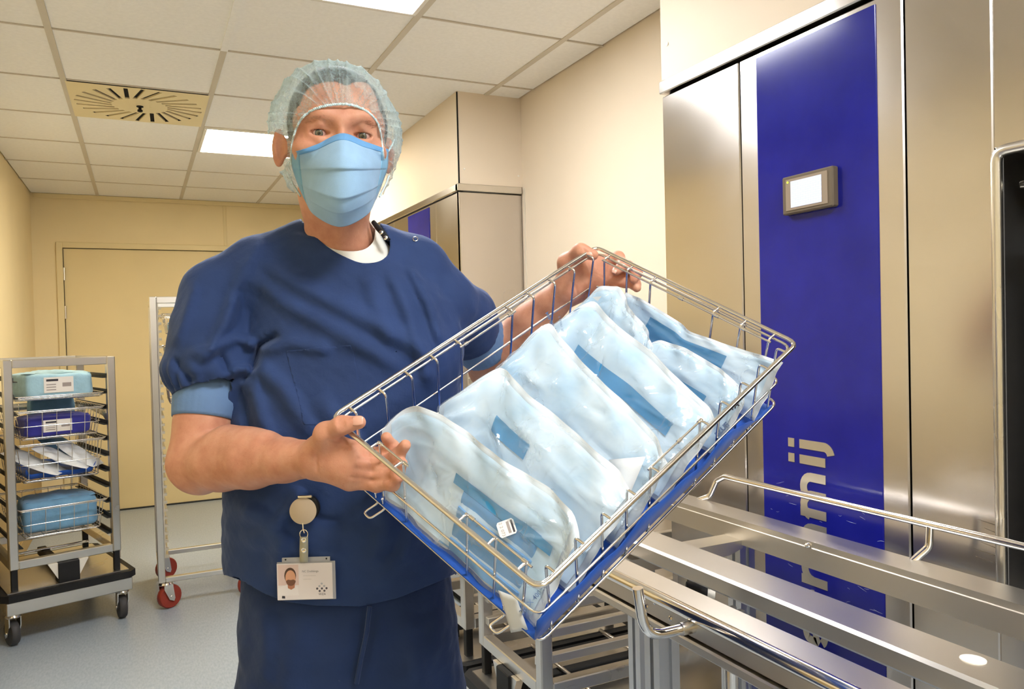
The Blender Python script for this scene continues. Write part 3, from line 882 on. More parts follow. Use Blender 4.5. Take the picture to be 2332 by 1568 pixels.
bent_pouch(on_cart(0.300, 0.33, 0.800), th_+2.4, 0.26, 0.18, 0.075, 0.025, M['wrap_mid'], 'grey blue pouch behind the white pouches in the cart basket', -0.30, 4, pg)
# two empty carts parked under the rails beside the far wall
for (Y1, lb) in ((2.355, 'empty steel basket cart just behind the loading rails'), (2.925, 'second empty steel basket cart, farther behind the rails')):
    make_cart((0.985, Y1, 0.0), -PI/2, lb, W=0.45, D=0.62, runners=[0.41+0.075*k for k in range(11)], handle=False, white_gusset=False, steel_runners=True)

# ------------------------------------------------------------------ tall rack behind the man
RX0, RX1, RYa, RYb = 0.046, 0.518, 4.285, 4.865
rk = thing('tall_rack', (RX0, RYa, 0), 0, 'tall stainless rack on red castors with notched sides, half behind the man', 'rack')
RO_ = (RX0, RYa, 0); pw = 0.034
for xx in (RX0, RX1-pw):
    for yy in (RYa, RYb-pw):
        MB(RO_).box((xx, yy, 0.135), (xx+pw, yy+pw, 1.588), 0.003).build('post', M['steel_x'], rk)
for zz in (0.135, 1.588-pw):
    for yy in (RYa, RYb-pw):
        MB(RO_).box((RX0+pw, yy+0.001, zz), (RX1-pw, yy+pw-0.001, zz+pw*(0.75 if zz < 1 else 1)), 0.003).build('rail', M['steel_x'], rk)
    for xx in (RX0, RX1-pw):
        MB(RO_).box((xx+0.001, RYa+pw, zz), (xx+pw-0.001, RYb-pw, zz+pw*0.75), 0.003).build('rail', M['steel_x'], rk)
for xx, s in ((RX0+pw, 1), (RX1-pw, -1)):
    for yy in (RYa+0.004, RYb-pw+0.004):
        mb = MB(RO_)
        for k in range(33):
            z = 0.26+0.0395*k
            x0, x1 = sorted((xx, xx+s*0.020)); mb.box((x0, yy, z), (x1, yy+0.022, z+0.012))
            x0, x1 = sorted((xx, xx+s*0.006)); mb.box((x0, yy, z+0.012), (x1, yy+0.022, z+0.0395))
        mb.build('notched_strip', M['strip_grey'], rk, kind='stuff')
    me = runner_mesh(RYb-RYa-0.03); me.materials.append(M['steel_x'])
    for k in range(0, 33, 2):
        o = link_mesh('runner', me, None, rk); o.location = (xx-RX0, 0.015, 0.272+0.0395*k); o.scale = (0.9*s, 1, 0.45)
for xx in (RX0+0.035, RX1-0.05):
    for yy in (RYa+0.015, RYb-0.03):
        cs = caster(rk, xx-RX0, yy-RYa, 0.060, M['red_wheel'], ang=0.5, plate_z=0.135)
for k, (z, H, lb, c_) in enumerate(((1.500, 0.095, 'top wire basket in the tall rack beside the sleeve', 'wrap_mid'), (1.335, 0.100, 'second wire basket in the tall rack beside the sleeve', 'wrap_mid'),
                   (1.195, 0.155, 'third wire basket in the tall rack, with a blue liner', 'liner_blue'))):
    r = thing('wire_basket', (RX0+pw+0.022, RYa+0.01, z), 0, lb, 'basket', 'baskets in the tall rack')
    A = RX1-RX0-2*pw-0.044
    wire_basket(r, A, 0.55, H, 0.03, [0.04+0.055*q for q in range(6)], [0.05+0.06*q for q in range(8)], 0.0034, 0.0019)
    if k < 2:
        wrapped_pack('wrapped_pack', (RX0+0.236, RYa+0.27, z-H+0.003), 0.03, 0.28, 0.40, 0.06, M[c_], 'flat blue pack in the %s basket of the tall rack' % ('top', 'second')[k], lab=False, seed=20+k)
    else:
        wrapped_pack('folded_liner', (RX0+0.236, RYa+0.27, z-H+0.003), 0.0, 0.27, 0.44, 0.075, M[c_], 'bright blue folded liner in the tall rack', 'liner', lab=False, seed=25)
# ------------------------------------------------------------------ the hand-held wire basket
BU = np.array([0.87380095, 0.18308433, 0.45050198]); BV = np.array([0.39862601, -0.80027402, -0.44794955]); BN = np.array([-0.27851249, -0.57100055, 0.77226237])
BV = vnorm(BV-BU*(BU@BV)); BN = np.cross(BV, BU)
B_CTR = np.array([0.56949775, 0.97461173, 1.30039337]); BL_, BS_, BH_ = 0.58, 0.395, 0.130
B_ORG = B_CTR-BU*BL_/2-BV*BS_/2
BMAT = Matrix(((BV[0], BU[0], BN[0], B_ORG[0]), (BV[1], BU[1], BN[1], B_ORG[1]), (BV[2], BU[2], BN[2], B_ORG[2]), (0, 0, 0, 1)))
def basket_thing(name, label, cat, group=None):
    o = thing(name, (0, 0, 0), 0, label, cat, group)
    o.matrix_world = BMAT
    return o
hb = basket_thing('wire_basket', 'tilted wire basket of sterile pouches held up by the man', 'basket')
XS = [0.034, 0.084, 0.134, 0.258, 0.308, 0.358]
YS = [0.030, 0.082, 0.132, 0.182, 0.232, 0.346, 0.397, 0.450, 0.501, 0.552]
wire_basket(hb, BS_, BL_, BH_, 0.007, XS, YS, 0.0034, 0.0019, stub=0.018, mid=(0.58,), mat=M['chrome'], nseg=8, corner=0.016)
# stacking bars that tie the inner bends, each with small weld nubs
def tie(p, q, nubs=()):
    mb = MB().tube([p, q], 0.0017, 8)
    d = vnorm(np.array(q)-np.array(p))
    for t_ in nubs:
        c_ = np.array(p)*(1-t_)+np.array(q)*t_
        mb.tube([c_-d*0.004, c_+d*0.004], 0.0028, 8)
    mb.build('tie_bar', M['chrome'], hb, 60)
for xa, xb in ((0.084, 0.140), (0.258, 0.362)):
    tie((xa-0.004, 0.0185, -0.0055), (xb+0.004, 0.0185, -0.0055), (0.1, 0.9))
tie((0.030, BL_-0.0185, -0.0055), (0.20, BL_-0.0185, -0.0055), (0.98,)); tie((0.20, BL_-0.0185, -0.0055), (0.362, BL_-0.0185, -0.0055), (0.4, 0.7))
tie((0.0185, 0.228, -0.0055), (0.0185, 0.352, -0.0055), (0.1, 0.9))
tie((BS_-0.0185, 0.228, -0.0055), (BS_-0.0185, 0.30, -0.0055), (0.97,)); tie((BS_-0.0185, 0.30, -0.0055), (BS_-0.0185, 0.352, -0.0055), (0.9,))
# feet: bent wire loops under the corners
for x, y, s in ((0.07, 0.004, 1), (0.33, 0.004, 1), (0.07, BL_-0.004, -1), (0.33, BL_-0.004, -1)):
    MB().tube(fillet([(x, y, -BH_+0.02), (x, y, -BH_-0.004), (x-0.008, y-s*0.022, -BH_-0.012), (x+0.008, y-s*0.022, -BH_-0.012), (x+0.016, y, -BH_-0.004), (x+0.016, y, -BH_+0.02)], 0.006, 3), 0.0019, 8).build('foot_loop', M['chrome'], hb, 60)

# blue liner sheet on the basket floor, its long side turned up
n, m = 140, 46
X = np.linspace(0.012, BS_-0.0035, n)[:, None]*np.ones((1, m)); Y = np.linspace(0.001, BL_-0.02, m)[None, :]*np.ones((n, 1))
up = np.clip((X-(BS_-0.009))/0.0055, 0, 1)
lipv = 0.046*np.clip((0.53-Y)/0.10, 0.25, 1)+0.006*np.sin(Y*31+0.6)+0.004*np.sin(Y*67)
Z = -BH_+0.0025+lipv*up**1.3+0.010*np.clip((0.03-X)/0.03, 0, 1)
Xc = X+0*up
Z = Z+0.006*np.clip((0.006-Y)/0.006, 0, 1)
o = grid_mesh(np.stack([Xc, Y, Z], -1)).build('liner_sheet', M['liner_blue'], None, 60)
o.matrix_world = BMAT
o.modifiers.new('thick', 'SOLIDIFY').thickness = 0.002
tag(o, 'bright blue liner sheet curling up under the pouches in the held basket', 'sheet')

# ------------------------------------------------------------------ sterile pouches
def film_material():
    t = NT('clear_pouch_film')
    v = t.coords()
    t.set(Base_Color=(0.80, 0.88, 0.95), Roughness=0.13, Specular_IOR_Level=0.5, Coat_Weight=0.15, Coat_Roughness=0.05)
    hb_ = t.math('ADD', t.noise(t.coords(scale=(0.35, 1, 1)), 42.0, 5.0, 0.55), t.math('MULTIPLY', t.noise(v, 130.0, 3.0), 0.25))
    vo = t.n('ShaderNodeTexVoronoi'); vo.feature = 'DISTANCE_TO_EDGE'; vo.inputs['Scale'].default_value = 17.0
    wv = t.n('ShaderNodeVectorMath'); wv.operation = 'ADD'
    nzc = t.n('ShaderNodeTexNoise'); nzc.inputs['Scale'].default_value = 14.0; nzc.inputs['Detail'].default_value = 3.0
    sc_ = t.n('ShaderNodeVectorMath'); sc_.operation = 'SCALE'; sc_.inputs['Scale'].default_value = 0.09
    t.l(v, nzc.inputs['Vector']); t.l(nzc.outputs['Color'], sc_.inputs[0]); t.l(v, wv.inputs[0]); t.l(sc_.outputs[0], wv.inputs[1]); t.l(wv.outputs[0], vo.inputs['Vector'])
    crease = t.math('MULTIPLY', t.mrange(vo.outputs['Distance'], 0.0, 0.10, 1.0, 0.0), t.mrange(t.noise(v, 9.0, 2.0), 0.45, 0.65))
    t.bump(t.math('ADD', hb_, t.math('MULTIPLY', crease, 0.6)), 0.40, 0.0035)
    nrm = [n_ for n_ in t.t.nodes if n_.type == 'BUMP'][0].outputs['Normal']
    tr = t.n('ShaderNodeBsdfTransparent'); tr.inputs[0].default_value = (0.95, 0.98, 1.0, 1)
    df = t.n('ShaderNodeBsdfDiffuse'); df.inputs[0].default_value = (0.82, 0.91, 0.98, 1); tl = t.n('ShaderNodeBsdfTranslucent'); tl.inputs[0].default_value = (0.86, 0.94, 1.0, 1)
    t.l(nrm, df.inputs['Normal']); hz = t.n('ShaderNodeMixShader'); hz.inputs[0].default_value = 0.5; t.l(df.outputs[0], hz.inputs[1]); t.l(tl.outputs[0], hz.inputs[2])
    fw_ = t.n('ShaderNodeLayerWeight'); fw_.inputs['Blend'].default_value = 0.4
    m1 = t.n('ShaderNodeMixShader'); t.l(t.math('ADD', t.mrange(fw_.outputs['Facing'], 0.0, 1.0, 0.12, 0.45), t.math('MULTIPLY', crease, 0.18)), m1.inputs[0]); t.l(tr.outputs[0], m1.inputs[1]); t.l(hz.outputs[0], m1.inputs[2])
    gl = t.n('ShaderNodeBsdfGlossy'); gl.inputs['Roughness'].default_value = 0.09; t.l(nrm, gl.inputs['Normal'])
    fr = t.n('ShaderNodeLayerWeight'); fr.inputs['Blend'].default_value = 0.5; t.l(nrm, fr.inputs['Normal'])
    refl = t.math('ADD', 0.045, t.math('MULTIPLY', t.math('POWER', fr.outputs['Facing'], 4.0), 0.35))
    m2 = t.n('ShaderNodeMixShader'); t.l(refl, m2.inputs[0]); t.l(m1.outputs[0], m2.inputs[1]); t.l(gl.outputs[0], m2.inputs[2])
    t.l(m2.outputs[0], t.out.inputs['Surface'])
    return t.m
M['film'] = film_material()
def sheet_mat(name, c0, tr=0.35, rough=0.7, bump=0.25):
    t = NT(name); v = t.coords()
    c = t.ramp(t.noise(v, 14.0, 4.0), [(0.3, scaled(c0, 0.93)), (0.7, scaled(c0, 1.05))])
    t.l(c, t.b.inputs['Base Color'])
    t.set(Roughness=rough, Specular_IOR_Level=0.25)
    t.bump(t.math('ADD', t.noise(v, 30.0, 4.0), t.math('MULTIPLY', t.noise(v, 420.0, 2.0), 0.15)), bump, 0.003)
    if tr > 0:
        tl = t.n('ShaderNodeBsdfTranslucent'); t.l(c, tl.inputs[0])
        mx = t.n('ShaderNodeMixShader'); mx.inputs[0].default_value = tr
        t.l(t.b.outputs[0], mx.inputs[1]); t.l(tl.outputs[0], mx.inputs[2]); t.l(mx.outputs[0], t.out.inputs['Surface'])
    return t.m
M['paper'] = sheet_mat('white_pouch_paper', srgb(240, 243, 245), 0.25)
M['textile'] = sheet_mat('pale_blue_nonwoven', srgb(204, 224, 239), 0.12)
_t = M['textile'].node_tree; _r = [n_ for n_ in _t.nodes if n_.type == 'VALTORGB'][0]
_r.color_ramp.elements[0].color = (*srgb(182, 211, 232), 1); _r.color_ramp.elements[1].color = (*srgb(232, 241, 247), 1)
M['textile_blue'] = sheet_mat('blue_nonwoven_fold', srgb(92, 152, 204), 0.0, 0.75, 0.3)
M['tape_blue'] = sheet_mat('teal_blue_strip', srgb(58, 138, 186), 0.0, 0.6, 0.12)
M['print_blue'] = paint('pouch_print_blue', srgb(96, 116, 150), 0.5, 0.05)

def interp(pts, v):
    pts = sorted(pts); xs_ = np.array([p[0] for p in pts]); out = []
    for k in range(1, len(pts[0])):
        ys_ = np.array([p[k] for p in pts])
        out.append(np.interp(v, xs_, ys_))
    return out
def smooth1(a, n=3):
    for _ in range(n):
        b_ = a.copy(); b_[1:-1] = (a[:-2]+2*a[1:-1]+a[2:])/4; a = b_
    return a
class Pouch:
    """a film and paper pouch leaning in the basket. top: list of (s, v, u, w) along the upper edge, bot: same for the lower edge"""
    def __init__(self, top, bot, bulge=0.02, seed=0, wr=0.0035, puff=None):
        S = np.linspace(0, 1, 61)
        self.S = S
        self.top = [smooth1(a, 2) for a in interp(top, S)]; self.bot = [smooth1(a, 2) for a in interp(bot, S)]
        self.bulge, self.seed, self.wr = bulge, seed, wr
        self.puff = puff or []
        rc = random.Random(seed*7+1); self.creases = []
        for k in range(15):
            s0, t0, an, ln = rc.uniform(0.02, 0.98), rc.uniform(0.30, 1.0), rc.gauss(0.0, 0.55), rc.uniform(0.15, 0.45)
            self.creases.append((s0, t0, s0+0.5*ln*math.cos(an), t0+ln*math.sin(an), rc.uniform(0.05, 0.13), rc.choice((1, 1, -0.8))*rc.uniform(0.0025, 0.0060)))
        for k in range(26):
            s0, t0, an, ln = rc.uniform(0.02, 0.98), rc.uniform(0.30, 1.0), rc.gauss(0.0, 0.8), rc.uniform(0.06, 0.25)
            self.creases.append((s0, t0, s0+0.5*ln*math.cos(an), t0+ln*math.sin(an), rc.uniform(0.020, 0.045), rc.choice((1, 1, -0.8))*rc.uniform(0.0012, 0.0028)))
        for k in range(6):      # puckers running in from the two ends
            e = k % 2; s0, t0 = (0.0, 1.0)[e], rc.uniform(0.35, 1.0)
            self.creases.append((s0, t0, s0+(0.18, -0.18)[e]*rc.uniform(0.6, 1.3), t0-rc.uniform(0.05, 0.3), rc.uniform(0.04, 0.09), rc.uniform(0.003, 0.006)))
        self.wave = rc.uniform(0, 6)
    def at(self, s, t, off=0.0):
        s = np.asarray(s, float); t = np.asarray(t, float)
        T = [np.interp(s, self.S, a) for a in self.top]; B = [np.interp(s, self.S, a) for a in self.bot]
        v, u, w = (B[k]+(T[k]-B[k])*t for k in range(3))
        nu, nw = -0.72, 0.69                   # facing side of the leaning sheet
        body = np.clip(1-np.abs(2*s-1)**5, 0, 1)*np.clip(1-np.abs(2*t-0.92)**5, 0, 1)
        P3 = np.stack([s*0.36, t*0.17, 0*s], -1)
        sd = self.seed
        fold = snoise(P3*np.array([12.0, 46.0, 1]), sd, 0.75); fold = (1-np.abs(fold))**3
        fold2 = snoise(P3*np.array([26.0, 34.0, 1]), sd+9, 0.8); fold2 = (1-np.abs(fold2))**4
        rip = snoise(P3*np.array([14.0, 26.0, 1]), sd+3, 1.0)
        edge = np.clip(1-body, 0, 1)
        h = self.bulge*body**0.6*(0.90+0.16*rip)+self.wr*(fold+0.55*fold2)*(0.3+0.7*body)+0.0045*edge*np.sin(17*s+9*t+sd)+0.0020*edge*np.sin(41*s+23*t+2*sd)
        h = h+0.0012*np.exp(-((t-0.925)/0.012)**2)+0.0010*np.exp(-((t-0.955)/0.010)**2)+0.0012*np.exp(-((np.minimum(s, 1-s)-0.030)/0.006)**2)+0.0010*np.exp(-((np.minimum(s, 1-s)-0.045)/0.005)**2)
        for (s0, t0, s1, t1, wd, a_) in self.creases:
            ex_, ey_ = (s1-s0)*2.0, t1-t0; L2 = ex_*ex_+ey_*ey_
            qx, qy = (s-s0)*2.0, t-t0; k_ = np.clip((qx*ex_+qy*ey_)/L2, 0, 1)
            dd = np.hypot(qx-k_*ex_, qy-k_*ey_)
            h = h+a_*np.clip(1-dd/wd, 0, 1)**1.6*np.sin(PI*np.clip(k_, 0.02, 0.98))**0.5*(self.wr/0.004)
        for (s0, t0, rs, rt, a_) in self.puff:
            h = h+a_*np.exp(-((s-s0)/rs)**2-((t-t0)/rt)**2)
        h = h+off
        return np.stack([v, u+nu*h, w+nw*h], -1)
    def sheet(self, s0, s1, t0, t1, ns, nt, off):
        s = np.linspace(s0, s1, ns)[:, None]*np.ones((1, nt)); t = np.linspace(t0, t1, nt)[None, :]*np.ones((ns, 1))
        return self.at(s, t, off)
    def frame(self, s, t, off=0.0015):
        p = self.at(s, t, off); ds = self.at(s+0.01, t, off)-p; dt = self.at(s, t+0.01, off)-p
        a = vnorm(ds); n_ = vnorm(np.cross(ds, dt)); b_ = np.cross(n_, a)
        return p, a, b_, n_

def text_mesh(body, size, mat, name, bold=0.0):
    cu = bpy.data.curves.new(name, 'FONT'); cu.body = body; cu.size = size; cu.align_x = 'CENTER'; cu.align_y = 'CENTER'; cu.resolution_u = 2; cu.offset = bold
    tmp = bpy.data.objects.new('tmp', cu); COL.objects.link(tmp)
    dg = bpy.context.evaluated_depsgraph_get(); me = bpy.data.meshes.new_from_object(tmp.evaluated_get(dg))
    bpy.data.objects.remove(tmp, do_unlink=True); bpy.data.curves.remove(cu)
    me.materials.clear(); me.materials.append(mat)
    return me
def put_text(body, size, mat, name, parent, fr, rot=0.0, bold=0.0):
    p, a, b_, n_ = fr
    a2 = a*math.cos(rot)+b_*math.sin(rot); b2_ = np.cross(n_, a2)
    o = link_mesh(name, text_mesh(body, size, mat, name, bold), None, parent)
    o.matrix_local = Matrix(((a2[0], b2_[0], n_[0], p[0]), (a2[1], b2_[1], n_[1], p[1]), (a2[2], b2_[2], n_[2], p[2]), (0, 0, 0, 1)))
    return o

def make_pouch(top, bot, label, bulge=0.02, seed=0, strips=(), wr=0.0035, puff=None, paper_flap=None, body=(0.035, 0.965, 0.05, 0.955), content='textile'):
    P = Pouch(top, bot, bulge*0.62, seed, wr, puff)
    r = basket_thing('sterile_pouch', label, 'pouch', 'sterile pouches in the held basket')
    grid_mesh(P.sheet(0, 1, 0, 1, 170, 110, 0.0)).build('film', M['film'], r, 80)
    # paper back: flat behind
    bu = P.bulge, P.wr, P.puff
    P.bulge, P.wr, P.puff = -0.004, 0.001, []
    o = grid_mesh(P.sheet(-0.005, 1.005, 0, 1.008, 60, 40, -0.003)).build('paper_back', M['paper'], r, 80)
    P.bulge, P.wr, P.puff = bu
    # wrapped textile inside
    P.wr *= 0.35
    o = grid_mesh(P.sheet(body[0], body[1], body[2], body[3], 70, 46, -0.0045)).build('textile', M[content], r, 80)
    for (s0, s1, t0, t1) in strips:
        grid_mesh(P.sheet(s0, s1, t0, t1, 40, 14, -0.0026)).build('blue_strip', M['tape_blue'], r, 80)
    P.wr = bu[1]
    return r, P
# each edge station: (s, v, u, w)
p1, P1 = make_pouch([(0, 0.045, 0.045, -0.030), (0.06, 0.040, 0.085, -0.020), (0.13, 0.062, 0.104, -0.012), (0.25, 0.105, 0.112, -0.008), (0.45, 0.180, 0.112, -0.008), (0.65, 0.245, 0.112, -0.008), (0.82, 0.300, 0.118, -0.008), (0.95, 0.352, 0.113, -0.010), (1, 0.374, 0.092, -0.018)],
    [(0, 0.075, 0.012, -0.124), (1, 0.376, 0.014, -0.120)], 'foremost clear pouch, pleated blue textile inside and a small white sticker', 0.015, 2, wr=0.0042)
p2, P2 = make_pouch([(0, 0.082, 0.130, -0.020), (0.1, 0.084, 0.178, -0.012), (0.2, 0.090, 0.235, -0.006), (0.28, 0.110, 0.238, -0.006), (0.45, 0.172, 0.222, -0.006), (0.65, 0.262, 0.213, -0.006), (0.85, 0.346, 0.202, -0.008), (1, 0.384, 0.186, -0.020)],
    [(0, 0.075, 0.075, -0.122), (1, 0.378, 0.078, -0.118)], 'second pouch from the near end, a short blue strip peeking above the first', 0.022, 5, strips=((0.34, 0.54, 0.60, 0.72),), wr=0.005)
p3, P3_ = make_pouch([(0, 0.085, 0.240, -0.016), (0.12, 0.080, 0.310, -0.006), (0.22, 0.084, 0.362, 0.002), (0.30, 0.120, 0.345, 0.0), (0.42, 0.165, 0.328, 0.0), (0.65, 0.262, 0.305, -0.002), (0.88, 0.355, 0.280, -0.006), (1, 0.386, 0.262, -0.022)],
    [(0, 0.070, 0.170, -0.118), (1, 0.380, 0.170, -0.116)], 'third pouch from the near end, with a white peeled paper corner', 0.024, 8, wr=0.0055)
p4, P4 = make_pouch([(0, 0.090, 0.362, -0.004), (0.08, 0.092, 0.410, 0.004), (0.16, 0.098, 0.448, 0.006), (0.30, 0.150, 0.430, 0.004), (0.48, 0.188, 0.420, 0.002), (0.60, 0.242, 0.414, 0.0), (0.82, 0.325, 0.388, -0.004), (0.95, 0.372, 0.380, -0.010), (1, 0.388, 0.372, -0.024)],
    [(0, 0.070, 0.270, -0.114), (1, 0.382, 0.270, -0.112)], 'fourth pouch, long blue strip and size print at its left corner', 0.024, 12, strips=((0.24, 0.86, 0.55, 0.68),), wr=0.0055)
p5, P5 = make_pouch([(0, 0.078, 0.430, -0.012), (0.10, 0.082, 0.486, 0.002), (0.25, 0.108, 0.508, 0.004), (0.45, 0.150, 0.480, -0.002), (0.75, 0.200, 0.462, -0.008), (1, 0.225, 0.448, -0.024)],
    [(0, 0.070, 0.390, -0.112), (1, 0.240, 0.390, -0.112)], 'small tall pouch with a notched top under the left hand', 0.022, 15, wr=0.005)
p6, P6 = make_pouch([(0, 0.205, 0.440, -0.030), (0.12, 0.225, 0.462, -0.016), (0.35, 0.270, 0.470, -0.014), (0.70, 0.335, 0.470, -0.018), (0.92, 0.376, 0.462, -0.026), (1, 0.388, 0.452, -0.040)],
    [(0, 0.190, 0.395, -0.110), (1, 0.388, 0.395, -0.110)], 'short clear pouch at the right end with a small teal strip', 0.016, 18, strips=((0.36, 0.72, 0.46, 0.62),), wr=0.003)
p7, P7 = make_pouch([(0, 0.095, 0.545, -0.034), (0.15, 0.130, 0.548, -0.034), (0.40, 0.215, 0.545, -0.040), (0.46, 0.232, 0.538, -0.042), (0.75, 0.310, 0.548, -0.036), (1, 0.388, 0.560, -0.030)],
    [(0, 0.080, 0.500, -0.112), (1, 0.392, 0.500, -0.112)], 'rearmost pouch against the far end of the basket, wide blue band inside', 0.012, 21, strips=((0.24, 0.74, 0.30, 0.80),), wr=0.003)
# pleated blue textile and sticker inside the first pouch
n, m = 60, 60
s = np.linspace(0.40, 0.93, n)[:, None]*np.ones((1, m)); t_ = np.linspace(0.03, 0.66, m)[None, :]*np.ones((n, 1))
saw = ((t_*7.0) % 1.0)
P1.wr *= 0.25
Q = P1.at(s-0.10*(t_-0.4)*0, t_, 0.0)
Q = Q+np.array([0, -0.72, 0.69])*(-0.0050+0.0042*saw*((s > 0.46) & (s < 0.87)))[..., None]
grid_mesh(Q).build('pleated_textile', M['textile_blue'], p1, 30)
Q = P1.at(np.linspace(0.40, 0.93, 40)[:, None]*np.ones((1, 8)), np.linspace(0.57, 0.66, 8)[None, :]*np.ones((40, 1)), -0.0008)
grid_mesh(Q).build('blue_strip', M['tape_blue'], p1, 80)
P1.wr *= 4
fr = P1.frame(0.735, 0.55, 0.0012)
p_, a_, b_, n_ = fr
oct_ = [(-0.011, -0.0085), (-0.008, -0.0105), (0.008, -0.0105), (0.011, -0.0085), (0.011, 0.0085), (0.008, 0.0105), (-0.008, 0.0105), (-0.011, 0.0085)]
rt = rad(-38); ca, sa = math.cos(rt), math.sin(rt)
pts = [p_+(a_*(x*ca-y*sa)+b_*(x*sa+y*ca)) for x, y in [(x*0.95, y*1.1) for x, y in oct_]]
mb = MB(); mb.add([q+n_*0.0006 for q in pts]+pts, [tuple(range(8))]+[(i, (i+1) % 8, 8+(i+1) % 8, 8+i) for i in range(8)])
stk = mb.build('price_sticker', M['label'], p1)
def fshift(fr, dx, dy, rot): 
    p, a, b_, n_ = fr
    return (p+a*(dx*math.cos(rot)-dy*math.sin(rot))+b_*(dx*math.sin(rot)+dy*math.cos(rot))+n_*0.0009, a, b_, n_)
put_text('2 2 073', 0.0062, M['ink_soft'], 'sticker_print', stk, fshift(fr, 0, -0.0062, rt), rt)
for dy_, hw_, hh_, mt_ in ((0.0082, 0.0085, 0.0013, M['ink']), (0.0030, 0.0080, 0.0018, M['ink_soft'])):      # illegible print lines
    q_, a_, b_, n_ = fshift(fr, 0, dy_, rt); u_ = a_*ca+b_*sa; w_ = -a_*sa+b_*ca
    MB().add([q_-u_*hw_-w_*hh_, q_+u_*hw_-w_*hh_, q_+u_*hw_+w_*hh_, q_-u_*hw_+w_*hh_], [(0, 1, 2, 3)]).build('sticker_print', mt_, stk)
# printed sizes
put_text('210 X 400 MM', 0.0085, M['print_blue'], 'pouch_print', p1, P1.frame(0.955, 0.23, 0.002), rad(88), 0.0001)
put_text('210 X 400 MM', 0.0085, M['print_blue'], 'pouch_print', p4, P4.frame(0.050, 0.86, 0.002), rad(90), 0.0001)
put_text('LOT: 190322-2', 0.0050, M['print_blue'], 'pouch_print', p4, P4.frame(0.100, 0.80, 0.002), rad(90))
def ring_mark(P, s, t, r_, parent):
    p, a, b_, n_ = P.frame(s, t, 0.002)
    mb = MB(); mb.tube([p+r_*(a*math.cos(q)+b_*math.sin(q)) for q in np.linspace(0, 2*PI, 20, endpoint=False)], 0.0003, 4, True)
    for q in (0.4, 2.0, 3.6):
        mb.tube([p+r_*0.6*(a*math.cos(q)+b_*math.sin(q)), p+r_*0.6*(a*math.cos(q+2)+b_*math.sin(q+2))], 0.0003, 4)
    mb.build('process_mark', M['print_blue'], parent)
ring_mark(P4, 0.125, 0.93, 0.0055, p4)
put_text('BLUE', 0.011, M['print_blue'], 'pouch_print', p6, P6.frame(0.965, 0.42, 0.002), rad(92), 0.0006)
put_text('VA', 0.012, M['ink'], 'pouch_print', p6, P6.frame(0.955, 0.80, 0.002), rad(92), 0.0006)
# peeled white paper corner on the third pouch
p_, a_, b_, n_ = P3_.frame(0.86, 0.80, 0.004)
A_ = P3_.at(0.78, 0.60, 0.008); B_ = P3_.at(0.90, 0.86, 0.010); C_ = P3_.at(0.965, 0.20, 0.006); D_ = P3_.at(0.93, 0.80, 0.004)
rows = []
for i in range(8):
    f = i/7; rows.append([A_*(1-f)+C_*f+n_*0.012*math.sin(PI*f)*0.5, (A_*(1-f)+C_*f)*0.5+(B_*(1-f)+C_*f)*0.5+n_*0.010*math.sin(PI*f), B_*(1-f)+C_*f])
o = grid_mesh(np.array(rows)).build('paper_corner', M['paper'], p3, 80)
o.modifiers.new('thick', 'SOLIDIFY').thickness = 0.0006
# tail of white paper hanging out of the first pouch at the low corner
ct = [np.array(q) for q in ((0.315, 0.010, -0.100), (0.350, -0.004, -0.142), (0.372, 0.004, -0.118), (0.345, 0.012, -0.085))]
rows = [[(ct[0]*(1-a)+ct[1]*a)*(1-b)+(ct[3]*(1-a)+ct[2]*a)*b+np.array([0, -0.004*math.sin(PI*a)*math.sin(PI*b), 0.0]) for b in np.linspace(0, 1, 6)] for a in np.linspace(0, 1, 8)]
grid_mesh(np.array(rows)).build('paper_tail', M['paper'], p1, 80).modifiers.new('thick', 'SOLIDIFY').thickness = 0.0005
# small notch tabs of white paper on the tall pouch
for (s0, t0) in ((0.20, 0.985), (0.16, 0.86)):
    p_, a_, b_, n_ = P5.frame(s0, t0, 0.003)
    mb = MB(); mb.add([p_-a_*0.009, p_+a_*0.009, p_-b_*0.008], [(0, 1, 2)]); mb.build('paper_tab', M['paper'], p5)
# ------------------------------------------------------------------ implicit modelling (signed distance fields, camera-aligned frame in metres)
def cp(px, py, d):
    return np.array([(px-1166.0)*d/F_PX, (784.0-py)*d/F_PX, d])
def to_world(P):
    P = np.asarray(P, float)
    return EYE + P[..., 0:1]*RGT + P[..., 1:2]*UPV + P[..., 2:3]*FWD
def px_of(P):
    return 1166.0+F_PX*P[..., 0]/P[..., 2], 784.0-F_PX*P[..., 1]/P[..., 2]
def smin(a, b, k):
    h = np.maximum(k-np.abs(a-b), 0)/k
    return np.minimum(a, b)-h*h*k*0.25
def f_cone(a, b, ra, rb):
    a = np.asarray(a, float); b = np.asarray(b, float); ab = b-a; L2 = float(ab@ab)
    def f(P):
        t = np.clip(((P-a)@ab)/L2, 0, 1)
        return np.linalg.norm(P-a-t[:, None]*ab, axis=1)-(ra+(rb-ra)*t)
    return f
def f_ell(c, r, R=None):
    c = np.asarray(c, float); r = np.asarray(r, float)
    def f(P):
        q = P-c
        if R is not None: q = q@R
        k0 = np.linalg.norm(q/r, axis=1); k1 = np.linalg.norm(q/(r*r), axis=1)
        return np.where(k1 > 1e-9, k0*(k0-1)/np.maximum(k1, 1e-9), -r.min())
    return f
